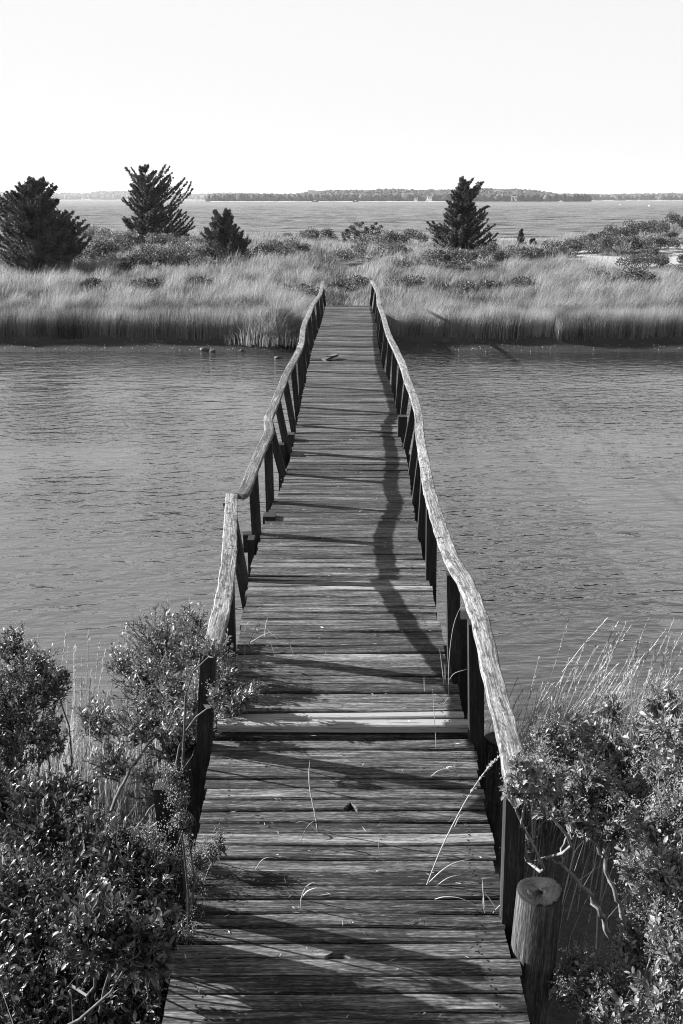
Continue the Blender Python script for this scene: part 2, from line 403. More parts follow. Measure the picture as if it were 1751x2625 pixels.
e = edges(4.25); board(V, F, GC, TN, Vector((e[0], 4.36, CAMZ - 2.482)), Vector((e[1], 4.36, CAMZ - 2.482)), Vector((0, 1, 0)), Vector((0, 0, 1)), .17, .038, 6, .3)
link('riser', poly_mesh('riser', V, F, {'gc': ('FLOAT_VECTOR', np.array(GC)), 'tone': ('FLOAT', TN)}), M_DECK, bridge)
# nosing board under the step and the long stringers below the deck
def beam(name, pts, wid, thk, mat_, tone=.4, up=Vector((0, 0, 1)), parent=bridge, closed_seg=1):
    V, F, GC, TN = [], [], [], []
    for a, b in zip(pts[:-1], pts[1:]):
        d = (b - a).normalized(); wv = d.cross(up).normalized(); tv = wv.cross(d).normalized()
        board(V, F, GC, TN, a, b, wv, tv, wid, thk, closed_seg, tone)
    me = poly_mesh(name, V, F, {'gc': ('FLOAT_VECTOR', np.array(GC)), 'tone': ('FLOAT', TN)})
    return link(name, me, mat_, parent)
for side in (0, 1):
    pts = []
    for Y in [1.0, 2.6, 4.2, 5.5, 7, 8.5, 10, 12, 14, 17, 20, 23, 26.5]:
        e = edges(Y)[side]; pts.append(Vector((e + (.10 if side == 0 else -.10), Y, min(deck_z(Y), deck_z(Y + .1)) - .046)))
    beam('stringer', pts, .06, .20, M_POST, .25)

# railing posts: (foot pixel, top pixel) where the photograph shows them, mirrored in spacing further out
LPOST = [((482, 2310), (446, 1966)), ((543, 1905), (556, 1592)), ((604, 1668), (597, 1403)), ((636, 1480), (600, 1273, 6.48)), ((669, 1365), (660, 1200, 7.30)), ((702, 1285), (697, 1120)), ((733, 1212), (697, 1062)), ((745, 1155), (718, 1012)), ((758, 1088), (737, 962)), ((768, 1042), (758, 926)), ((778, 990), (772, 903)), ((786, 951), (779, 874)), ((795, 920), (781, 850)), ((804, 884), (787, 822)), ((813, 858), (795, 802)), ((822, 832), (803, 786)), ((829, 808), (816, 768)), ((836, 781), (829, 722))]
RPOST = [((1283, 2334), (1296, 1958)), ((1202, 1886), (1201, 1562)), ((1148, 1688), (1145, 1442)), ((1092, 1477), (1094, 1275)), ((1070, 1375), (1081, 1195)), ((1056, 1285), (1072, 1150)), ((1047, 1213), (1065, 1078)), ((1034, 1146), (1056, 1022)), ((1023, 1088), (1037, 973)), ((1014, 1040), (1026, 935)), ((1003, 992), (1011, 897)), ((989, 958), (1000, 872)), ((977, 925), (990, 848)), ((968, 882), (982, 822)), ((965, 852), (975, 800)), ((961, 826), (970, 783)), ((955, 803), (967, 762)), ((948, 779), (953, 722))]
LR_ALL = [(829, 720), (824, 745), (813, 764), (801, 782), (791, 806), (781, 828), (776, 852), (775, 870), (768, 892), (757, 915), (735, 956), (714, 1008), (694, 1060)]
RR_ALL = [(953, 719), (967, 745), (971, 775), (981, 803), (991, 840), (1001, 866), (1014, 892), (1033, 935), (1045, 975), (1058, 1006), (1072, 1055)]
rails = {}
for side, lst in ((-1, LPOST), (1, RPOST)):
    tops = []
    for (fp, tp) in lst:
        Y = depth_on_deck(fp[1]); Y = min(Y, 26.5)
        if Y > 11.6 and fp[1] < 1085:
            ty, _z = row_of(Y, deck_z(Y) + .625); ra = np.array(LR_ALL if side < 0 else RR_ALL, float)
            tp = (float(np.interp(ty, ra[:, 1], ra[:, 0])), ty)
        foot = at(fp[0], fp[1], Y); YT = tp[2] if len(tp) > 2 else Y; top = at(tp[0], tp[1], YT); foot = foot + Vector((side * .030, 0, 0)); top = top + Vector((side * .030, 0, -.046))
        ax = (top - foot).normalized()
        V, F, GC, TN = [], [], [], []
        lo = foot - ax * .30
        yv = Vector((0, 1, 0)); xv = yv.cross(ax).normalized(); yv = ax.cross(xv).normalized()
        board(V, F, GC, TN, lo, top, xv, yv, .070, .070, 4, random.uniform(.3, .65), bev=.006)
        me = poly_mesh('rail_post', V, F, {'gc': ('FLOAT_VECTOR', np.array(GC)), 'tone': ('FLOAT', TN)})
        link('rail_post', me, M_POST, bridge)
        tops.append((tp[1], YT))
    rails[side] = np.array(sorted(tops))
# hand rails: centre line pixels, one chain per board
LR = [[(540, 1662), (560, 1590), (577, 1510), (588, 1420), (591, 1350), (594, 1265)],
      [(611, 1266), (626, 1255), (648, 1200), (670, 1148), (692, 1102)],
      [(691, 1102), (688, 1072), (697, 1050), (714, 1008), (735, 956), (757, 915), (768, 893)],
      [(768, 892), (775, 870), (776, 852), (781, 828), (791, 806), (801, 782), (813, 764), (822, 750), (829, 720)]]
RR = [[(1330, 2005), (1318, 1958), (1303, 1880), (1282, 1800), (1260, 1715), (1238, 1612), (1214, 1535), (1188, 1478), (1160, 1432), (1138, 1378)],
      [(1138, 1377), (1123, 1330), (1109, 1282), (1097, 1235), (1085, 1165), (1076, 1112), (1072, 1055), (1058, 1006)],
      [(1058, 1005), (1045, 975), (1033, 935), (1014, 892), (1001, 866), (991, 840), (981, 803), (971, 775), (967, 745), (953, 719)]]
def rail_board(chain, side):
    tb = rails[side]
    pys = np.array([c[1] for c in chain], float)
    # smooth the depth, then resample finely so the warp is round
    P = []
    for (px, py) in chain:
        if py > tb[-1, 0]: Y = tb[-1, 1] - (py - tb[-1, 0]) * .0035
        else: Y = float(np.interp(py, tb[:, 0], tb[:, 1]))
        P.append(np.array(at(px, py, min(Y, 26.55))))
    P = np.array(P); n = len(P); Q = []
    for k in range(n - 1):
        p0 = P[max(k - 1, 0)]; p1 = P[k]; p2 = P[k + 1]; p3 = P[min(k + 2, n - 1)]
        for t in np.linspace(0, 1, 7)[:-1]:
            m1 = (p2 - p0) * .5; m2 = (p3 - p1) * .5
            Q.append((2 * t**3 - 3 * t**2 + 1) * p1 + (t**3 - 2 * t**2 + t) * m1 + (-2 * t**3 + 3 * t**2) * p2 + (t**3 - t**2) * m2)
    Q.append(P[-1]); Q = [Vector(q) for q in Q]
    V, F, GC, TN = [], [], [], []; off = np.array([random.uniform(0, 90) for _ in range(3)]); tone = random.uniform(.55, .8)
    wid, thk, bev = .082, .036, .005; dist = 0; ph = random.uniform(0, 9)
    prof = [(-.5 * wid, -thk), (.5 * wid, -thk), (.5 * wid, -bev), (.5 * wid - bev, 0), (.2 * wid, .001), (-.2 * wid, .001), (-.5 * wid + bev, 0), (-.5 * wid, -bev)]
    for k, q in enumerate(Q):
        d = (Q[min(k + 1, len(Q) - 1)] - Q[max(k - 1, 0)]).normalized()
        if k: dist += (q - Q[k - 1]).length
        wv = d.cross(Vector((0, 0, 1))).normalized(); tv = wv.cross(d).normalized()
        roll = .05 * math.sin(ph + dist * 1.3) + side * .09
        wv, tv = wv * math.cos(roll) + tv * math.sin(roll), tv * math.cos(roll) - wv * math.sin(roll)
        for (a, h) in prof:
            V.append(q + wv * (a + .002 * math.sin(dist * 23 + ph + a * 90)) + tv * h); GC.append(off + np.array([dist, a, h])); TN.append(tone)
    m = len(prof)
    for k in range(len(Q) - 1):
        for j in range(m):
            a = k * m + j; b = k * m + (j + 1) % m; F.append((a, b, b + m, a + m))
    F.append(tuple(range(m))[::-1]); F.append(tuple((len(Q) - 1) * m + j for j in range(m)))
    me = poly_mesh('hand_rail', V, F, {'gc': ('FLOAT_VECTOR', np.array(GC)), 'tone': ('FLOAT', TN)})
    o = link('hand_rail', me, M_RAIL, bridge)
for ch in LR: rail_board(ch, -1)
for ch in RR: rail_board(ch, 1)

def round_pile(x, y, ztop, zbot, r, tilt=(0, 0)):
    V, F, GC, TN = [], [], [], []; n = 72; chk = {random.randrange(72): random.uniform(.03, .09) for _ in range(13)}; ph = random.uniform(0, 9); off = np.array([random.uniform(0, 90) for _ in range(3)])
    rings = [(zbot, 1.04), (zbot + (ztop - zbot) * .5, 1.02), (ztop - .12, 1.0), (ztop - .012, .99), (ztop - .002, .965), (ztop, .93), (ztop - .001, .75), (ztop - .001, .55), (ztop - .002, .35), (ztop - .002, .1)]
    for (z, s) in rings:
        for k in range(n):
            a = 2 * math.pi * k / n
            rr = r * s * (1 + .02 * math.sin(3 * a + ph) + .012 * math.sin(7 * a + 2 * ph) - (chk.get(k, 0) if s >= .93 else 0))
            V.append(Vector((x + rr * math.cos(a) + tilt[0] * (z - ztop), y + rr * math.sin(a) + tilt[1] * (z - ztop), z + (.006 * math.sin(2 * a + ph) if s < .97 else 0))))
            if s < .97: GC.append(off + np.array([a * .05, rr, 3 + .02 * math.sin(3 * a)]) * .6)
            else: GC.append(off + np.array([z, math.cos(a) * r * 1.0, math.sin(a) * r * 1.0]))
            TN.append(.55 if s >= .97 else -.7)
    for q in range(len(rings) - 1):
        for k in range(n):
            F.append((q * n + k, q * n + (k + 1) % n, (q + 1) * n + (k + 1) % n, (q + 1) * n + k))
    F.append(tuple((len(rings) - 1) * n + k for k in range(n)))
    me = poly_mesh('pile', V, F, {'gc': ('FLOAT_VECTOR', np.array(GC)), 'tone': ('FLOAT', TN)}, smooth=True)
    return link('pile', me, M_PILE, bridge)
random.seed(21)
round_pile(.676, 2.85, 1.355, .2, .078, (.03, 0))
round_pile(-.72, 2.86, 1.46, .2, .083)
round_pile(.80, 4.42, 1.02, -.6, .085)
round_pile(-.75, 4.40, .98, -.6, .085)
def square_pile(px, py, Y, wid, dep, zbot, h=None):
    top = at(px, py, Y)
    V, F, GC, TN = [], [], [], []
    board(V, F, GC, TN, Vector((top.x, Y, zbot)), top, Vector((1, 0, 0)), Vector((0, 1, 0)), wid, dep, 3, .4, bev=.008)
    me = poly_mesh('pile', V, F, {'gc': ('FLOAT_VECTOR', np.array(GC)), 'tone': ('FLOAT', TN)}); link('pile', me, M_POST, bridge)
square_pile(1185, 1567, 5.55, .085, .12, -1)
square_pile(1031, 1063, 10.95, .10, .12, -1)
square_pile(692, 1313, 7.75, .10, .12, -1); square_pile(646, 1371, 7.15, .05, .12, .4)
square_pile(745, 1108, 10.75, .09, .12, -1); square_pile(722, 1134, 10.15, .06, .12, .4)
for Y in (14.3, 17.8, 21.5, 24.9):
    for s in (0, 1):
        x = edges(Y)[s] + (-.04 if s == 0 else .04)
        V, F, GC, TN = [], [], [], []
        board(V, F, GC, TN, Vector((x, Y, -.9)), Vector((x, Y, deck_z(Y) - .05)), Vector((1, 0, 0)), Vector((0, 1, 0)), .11, .11, 2, .3)
        me = poly_mesh('pile', V, F, {'gc': ('FLOAT_VECTOR', np.array(GC)), 'tone': ('FLOAT', TN)}); link('pile', me, M_POST, bridge)
# cross beams whose ends stick out past the deck
for (Y, el, er, dz) in ((5.42, .05, .10, -.06), (7.45, .16, .03, .0), (8.9, .02, .04, -.1), (10.6, .13, .10, -.09), (14.2, .08, .06, -.1), (17.7, .06, .06, -.1), (21.4, .08, .06, -.1), (24.8, .06, .06, -.1)):
    a, b = edges(Y)
    beam('cross_beam', [Vector((a - el, Y, deck_z(Y) - .055 + dz)), Vector((b + er, Y, deck_z(Y) - .055 + dz))], .09, .15, M_POST, .45)

# ------------------------------------------------------------------ far shore, boats, buoys
def icosphere():
    me = bpy.data.meshes.new('t'); import bmesh
    bm = bmesh.new(); bmesh.ops.create_icosphere(bm, subdivisions=2, radius=1); bm.to_mesh(me); bm.free()
    v = np.array([x.co[:] for x in me.vertices]); t = np.array([p.vertices[:] for p in me.polygons]); bpy.data.meshes.remove(me)
    return v, t
ICV, ICT = icosphere()
def skyline(D, prof, x0, x1, depth, tree, seed, n_tree, beach, foot):
    """one stretch of far shore: wooded hill as a height field, sand at its foot, crowns packed over it"""
    rg = np.random.default_rng(seed)
    px = np.array([p[0] for p in prof], float); py = np.array([p[1] for p in prof], float)
    def top(x): # ridge height above the water at distance D
        q = np.interp(CX + x * FX / (D * math.cos(PITCH) + (CAMZ) * math.sin(PITCH)), px, py)
        el = math.atan(803.5 / FX) * -1 + np.arctan((CY - q) / FX)
        return CAMZ + D * np.tan(el)
    xs = np.linspace(x0, x1, 140); ys = np.concatenate([np.linspace(-14, 0, 6), np.linspace(2, depth, 22)])
    X, Yg = np.meshgrid(xs, ys)
    def hz(x, yy):
        t = np.clip(yy / (depth * .55), 0, 1); e = t * t * (3 - 2 * t)
        h = foot + (np.maximum(top(x) - tree, foot + .5) - foot) * e
        h = h * (1 + .12 * (fbm(x * .02 + seed, yy * .02, 3) - .47) * (t < 1))
        h = np.where(yy < 0, np.interp(yy, [-14, -7, 0], [-1.2, .5, foot]), h)
        return h
    Z = hz(X, Yg); n_x = len(xs)
    Vv = np.stack([X.ravel(), (D + Yg).ravel(), Z.ravel()], 1)
    i = (np.arange(len(ys) - 1)[:, None] * n_x + np.arange(n_x - 1)[None]).ravel()
    Tt = np.concatenate([np.stack([i, i + 1, i + n_x + 1], 1), np.stack([i, i + n_x + 1, i + n_x], 1)])
    me = tri_mesh('hills', Vv, Tt, np.clip(rg.random(len(Vv)), 0, 1))
    me.materials.append(M_FARWOOD); me.materials.append(M_SAND)
    pf = np.zeros(len(Tt), np.int32); c = Vv[Tt].mean(1)
    pxc = CX + c[:, 0] * FX / (D * math.cos(PITCH))
    sandy = np.zeros(len(Tt), bool)
    for (a, b) in beach: sandy |= (pxc > a) & (pxc < b)
    pf[(c[:, 1] < D + .5) & sandy] = 1
    me.polygons.foreach_set('material_index', pf)
    tag(link('hills', me, None), kind='structure')
    x = rg.uniform(x0, x1, n_tree); yy = depth * .62 * rg.random(n_tree) ** 1.3 + 1
    r = tree * rg.uniform(.40, .72, n_tree)
    z = hz(x, yy) + tree - r * 1.15
    Vs = ICV[None] * (1 + .28 * rg.standard_normal((n_tree, len(ICV), 1)).clip(-1.2, 1.2))
    Vs = Vs * (r[:, None, None] * np.array([1, 1, 1.15]))
    Vs = Vs + np.stack([x, D + yy, z], 1)[:, None]
    Ts = ICT[None] + (np.arange(n_tree) * len(ICV))[:, None, None]
    tn = np.repeat(np.clip(rg.normal(.5, .25, n_tree), 0, 1), len(ICV))
    me = tri_mesh('far_woods', Vs.reshape(-1, 3), Ts.reshape(-1, 3), tn)
    tag(link('far_woods', me, M_FARWOOD), kind='stuff')
    return hz
skyline(3060, [(-900, 493), (-300, 490), (0, 490), (30, 488), (80, 492), (150, 495), (180, 494), (210, 489), (260, 488), (330, 490), (400, 493), (480, 497), (520, 495), (560, 493), (600, 493), (640, 495), (680, 501), (760, 504), (1000, 506)], -1500, 420, 420, 11, 4, 2600, [(-200, 60), (150, 260), (300, 520)], 1.5)
HZ = skyline(1225, [(540, 512), (600, 508), (660, 505), (700, 503), (740, 500), (760, 496), (800, 491), (860, 487), (900, 486), (940, 487), (990, 484), (1010, 483), (1060, 486), (1100, 487), (1180, 486), (1230, 484), (1265, 481), (1280, 483), (1340, 484), (1400, 487), (1430, 491), (1450, 499), (1475, 508), (1500, 513)], -158, 292, 170, 7, 5, 2600, [(540, 1150)], .9)
skyline(2041, [(1380, 503), (1440, 501), (1480, 499), (1550, 497), (1600, 498), (1680, 496), (1751, 495), (2100, 494), (2600, 497)], 380, 1350, 300, 9, 6, 1900, [(1485, 1570), (1605, 1780)], 1.2)

def faces_obj(name, V, F, m, parent=None):
    return link(name, poly_mesh(name, V, F), m, parent)
def boat_hull(L, W, H, c):
    V, F = [], []
    st = [(-.5, .55, .0), (-.3, .95, 0), (.05, 1.0, 0), (.32, .62, .06), (.5, .03, .16)]
    for (t, ww, lift) in st:
        for (a, h) in ((-.5, H), (-.38, -.25 * H), (.38, -.25 * H), (.5, H)): V.append((c[0] + t * L, c[1] + a * ww * W, c[2] + h + (lift * H * 2 if h > 0 else 0)))
    for k in range(4):
        for j in range(3): F.append((4 * k + j, 4 * k + j + 1, 4 * k + j + 5, 4 * k + j + 4))
        F.append((4 * k + 3, 4 * k, 4 * k + 4, 4 * k + 7))
    F.append((0, 1, 2, 3)); F.append((19, 18, 17, 16)); return V, F
def sailboat(px, D, mast, label, flip=1):
    c = at(px, 512, D); c.z = 0; e = empty('sailboat', c); tag(e, label, 'sailboat', 'sailboats on the bay')
    L = mast * .75
    V, F = boat_hull(L, L * .3, L * .09, c); faces_obj('hull', V, F, M_WHITE, e)
    w_ = .06 * mast / 10
    V = [(c.x + sx * w_, c.y + sy * w_, z) for z in (.3, mast) for sx, sy in ((-1, -1), (1, -1), (1, 1), (-1, 1))]
    faces_obj('mast', V, [(0, 1, 5, 4), (1, 2, 6, 5), (2, 3, 7, 6), (3, 0, 4, 7), (4, 5, 6, 7)], M_HULL, e)
    def sailm(name, tip, tack, clew, belly):
        V, F = [], []
        for q in range(9):
            t = q / 8
            for r_ in range(5):
                s_ = r_ / 4; p = Vector(tack).lerp(Vector(tip), t).lerp(Vector(clew).lerp(Vector(tip), t), s_)
                p.y += belly * math.sin(math.pi * s_) * (1 - t); V.append(p + Vector((c.x, c.y, 0)))
        for q in range(8):
            for r_ in range(4): a = q * 5 + r_; F.append((a, a + 1, a + 6, a + 5))
        faces_obj(name, V, F, M_WHITE, e)
    sailm('mainsail', (0, 0, mast * .98), (.05 * flip, 0, mast * .12), (-.36 * L * 1.1 * flip, -.1, mast * .13), -.3)
    sailm('jib', (.03 * L * flip, 0, mast * .88), (.46 * L * flip, 0, mast * .09), (.04 * L * flip, -.2, mast * .12), -.3)
sailboat(211, 2700, 10.5, 'tiny white sailboat on the bay between the broad cedar and the urn-shaped cedar')
sailboat(503, 1530, 9.0, 'white sailboat with full sails just right of the urn-shaped cedar', -1)
sailboat(1094, 1150, 4.0, 'small white sailboat close to the far beach left of the tapering cedar')
def motorboat(px, D, L, m, label):
    c = at(px, 515, D); c.z = 0; e = empty('moored_boat', c); tag(e, label, 'boat', 'boats moored off the far beach')
    V, F = boat_hull(L, L * .32, L * .10, c); faces_obj('hull', V, F, m, e)
    V = []; a = .16 * L; b = .11 * L
    for z, s_ in ((L * .08, 1), (L * .24, .8)):
        for sx, sy in ((-1, -1), (1, -1), (1, 1), (-1, 1)): V.append((c.x - .05 * L + sx * a * s_, c.y + sy * b * s_, z))
    faces_obj('cabin', V, [(0, 1, 5, 4), (1, 2, 6, 5), (2, 3, 7, 6), (3, 0, 4, 7), (4, 5, 6, 7)], M_WHITE, e)
motorboat(808, 1190, 8, M_HULL, 'dark moored boat off the bare sandy bluff of the far shore')
motorboat(912, 1200, 7, M_HULL, 'small dark boat moored off the middle of the far beach')
motorboat(1440, 1190, 6, M_WHITE, 'white boat moored off the wooded point at its right end')
def buoy(px, py, r, label):
    d = ray(px, py); D = d.y * -CAMZ / d.z; c = at(px, py, D); e = empty('buoy', (c.x, c.y, 0)); tag(e, label, 'buoy', 'mooring buoys on the bay')
    V = [(c.x + v[0] * r, c.y + v[1] * r, r * .45 + v[2] * r) for v in ICV]; faces_obj('float', V, [tuple(t) for t in ICT], M_WHITE, e)
    V = [(c.x + .12 * r * sx, c.y + .12 * r * sy, z) for z in (r * 1.3, r * 2.0) for sx, sy in ((-1, -1), (1, -1), (1, 1), (-1, 1))]
    faces_obj('staff', V, [(0, 1, 5, 4), (1, 2, 6, 5), (2, 3, 7, 6), (3, 0, 4, 7), (4, 5, 6, 7)], M_HULL, e)
buoy(1590, 525.5, .42, 'white mooring buoy floating farther out and left of the other buoy')
buoy(1665, 528.5, .42, 'white mooring buoy floating nearest the right edge of the view')
def house(px, py, D, W, H, label, m=M_WHITE):
    c = at(px, py, D); x, y, z = c; e = empty('house', c); tag(e, label, 'house', 'houses on the far shore'); dp = W * .6
    b = z - 2
    V = [(x - W / 2, y, b), (x + W / 2, y, b), (x + W / 2, y + dp, b), (x - W / 2, y + dp, b), (x - W / 2, y, z + H), (x + W / 2, y, z + H), (x + W / 2, y + dp, z + H), (x - W / 2, y + dp, z + H), (x - W / 2, y + dp / 2, z + H * 1.55), (x + W / 2, y + dp / 2, z + H * 1.55)]
    faces_obj('wall', V, [(0, 1, 5, 4), (1, 2, 6, 9, 5), (2, 3, 7, 6), (3, 0, 4, 8, 7)], m, e)
    o_ = .3; t = .25
    V = []
    for dz in (0, t):
        V += [(x - W / 2 - o_, y - o_, z + H - .1 + dz), (x + W / 2 + o_, y - o_, z + H - .1 + dz), (x + W / 2 + o_, y + dp / 2, z + H * 1.55 + .1 + dz), (x - W / 2 - o_, y + dp / 2, z + H * 1.55 + .1 + dz), (x + W / 2 + o_, y + dp + o_, z + H - .1 + dz), (x - W / 2 - o_, y + dp + o_, z + H - .1 + dz)]
    F = [(6, 7, 8, 9), (9, 8, 10, 11), (0, 3, 2, 1), (3, 5, 4, 2), (0, 1, 7, 6), (1, 2, 8, 7), (2, 4, 10, 8), (4, 5, 11, 10), (5, 3, 9, 11), (3, 0, 6, 9)]
    faces_obj('roof', V, F, M_ROOF, e)
    k = max(2, int(W / 3))
    for q in range(k):
        wx = x - W / 2 + (q + .5) * W / k; V = [(wx + a * .5, y - .06 + b2, z + H * .35 + h) for b2 in (0, .05) for a, h in ((-1, 0), (1, 0), (1, 1.2), (-1, 1.2))]
        faces_obj('window', V, [(0, 1, 2, 3), (0, 4, 5, 1), (1, 5, 6, 2), (2, 6, 7, 3), (3, 7, 4, 0)], M_GLASS, e)
for a in ((799, 500, 1245, 8, 3.4, 'white house on top of the bare sandy bluff across the bay'), (808, 502.5, 1243, 5, 2.6, 'low white annexe just right of the bluff-top house'),
          (1036, 508, 1235, 8, 3.2, 'white house at the foot of the woods left of the tapering cedar'), (1051, 507, 1236, 6, 3.5, 'second white house beside the woods just left of the small sailboat'),
          (1102, 511, 1222, 5, 2.2, 'low white boathouse on the far beach right of the small sailboat'), (1066, 512.5, 1220, 4, 1.6, 'small white beach hut between the houses and the boathouse'),
          (1121, 496.5, 1290, 4, 2.5, 'white gable showing high among the trees of the far wooded hill'), (1318, 510, 1222, 7, 2.0, 'low pale house at the water right of the tapering cedar')): house(*a)

# ------------------------------------------------------------------ plants: builders
def unit(a): return a / np.maximum(np.linalg.norm(a, axis=-1, keepdims=True), 1e-9)
def rhombs(P, D, L, W, rg, fold=.0, mid=.45):
    """one narrow four-cornered blade per row; returns verts (n*4), tris (n*2)"""
    n = len(P); D = unit(D); r = unit(rg.standard_normal((n, 3))); s = unit(np.cross(D, r)); nn = np.cross(s, D)
    L = np.asarray(L)[:, None]; W = np.asarray(W)[:, None]
    m = P + D * L * mid + nn * W * fold
    Vv = np.stack([P, m - s * W * .5, P + D * L, m + s * W * .5], 1).reshape(-1, 3)
    b = np.arange(n)[:, None] * 4
    return Vv, np.concatenate([b + [0, 1, 2], b + [0, 2, 3]])
def leaves(P, D, L, W, rg):
    """folded oval leaves: six corners, four triangles, arched down at the tip"""
    n = len(P); D = unit(D); up = np.array([0, 0, 1.0]) + .55 * rg.standard_normal((n, 3)); s = unit(np.cross(D, up)); nn = np.cross(s, D)
    L = np.asarray(L)[:, None]; W = np.asarray(W)[:, None]
    a = P + D * L * .35 + nn * L * .05; b = P + D * L * .7 + nn * L * .03
    Vv = np.stack([P, a - s * W * .42 + nn * W * .16, a + s * W * .42 + nn * W * .16, b - s * W * .44 + nn * W * .14, b + s * W * .44 + nn * W * .14, P + D * L - nn * L * .08, a, b], 1).reshape(-1, 3)
    k = np.arange(n)[:, None] * 8
    T = np.concatenate([k + [0, 6, 1], k + [0, 2, 6], k + [1, 6, 7], k + [1, 7, 3], k + [6, 2, 4], k + [6, 4, 7], k + [3, 7, 5], k + [7, 4, 5]])
    return Vv, T
def tubes(paths, sides=5):
    """paths: list of (points (k,3), radii (k)) -> verts, tris"""
    VV, TT, b = [], [], 0
    for P, r in paths:
        P = np.asarray(P, float); k = len(P); t = unit(np.gradient(P, axis=0))
        ref = np.where(np.abs(t[:, 2:3]) > .9, np.array([[1., 0, 0]]), np.array([[0, 0, 1.]]))
        u = unit(np.cross(t, ref)); v = np.cross(t, u); a = np.arange(sides) * 2 * np.pi / sides
        ring = P[:, None] + (u[:, None] * np.cos(a)[None, :, None] + v[:, None] * np.sin(a)[None, :, None]) * np.asarray(r)[:, None, None]
        VV.append(ring.reshape(-1, 3))
        i = (np.arange(k - 1)[:, None] * sides + np.arange(sides)[None]).ravel(); j = (np.arange(k - 1)[:, None] * sides + (np.arange(sides)[None] + 1) % sides).ravel()
        TT.append(b + np.concatenate([np.stack([i, j, j + sides], 1), np.stack([i, j + sides, i + sides], 1)])); b += k * sides
    return np.concatenate(VV), np.concatenate(TT)
def bend(a, b, n, wob, rg, sag=0.0):
    t = np.linspace(0, 1, n)[:, None]; a = np.asarray(a, float); b = np.asarray(b, float)
    P = a + (b - a) * t; L = np.linalg.norm(b - a)
    w1, w2 = rg.standard_normal(3) * wob * L, rg.standard_normal(3) * wob * L * .6
    P = P + np.sin(np.pi * t) * w1 + np.sin(2 * np.pi * t) * w2; P[:, 2] += -sag * L * (np.sin(np.pi * t)[:, 0]); return P
def blades(P, H, lean, W, rg, curl=.5):
    """grass: three-triangle blades. P roots, H lengths, lean (n,2) horizontal tip offset per unit length"""
    n = len(P); a = rg.uniform(0, np.pi, n); s = np.stack([np.cos(a), np.sin(a), np.zeros(n)], 1) * (np.asarray(W) * .5)[:, None]
    H = np.asarray(H)[:, None]; l3 = np.concatenate([lean, np.zeros((n, 1))], 1); q = np.linalg.norm(lean, axis=1)[:, None].clip(0, .95)
    zz = np.sqrt(1 - q ** 2)
    m = P + l3 * H * (.5 * (1 - curl)) * .9 + np.array([0, 0, 1.]) * H * .55
    t = P + l3 * H + np.array([0, 0, 1.]) * H * zz
    Vv = np.stack([P - s, P + s, m - s * .8, m + s * .8, t], 1).reshape(-1, 3); b = np.arange(n)[:, None] * 5
    return Vv, np.concatenate([b + [0, 1, 3], b + [0, 3, 2], b + [2, 3, 4]])
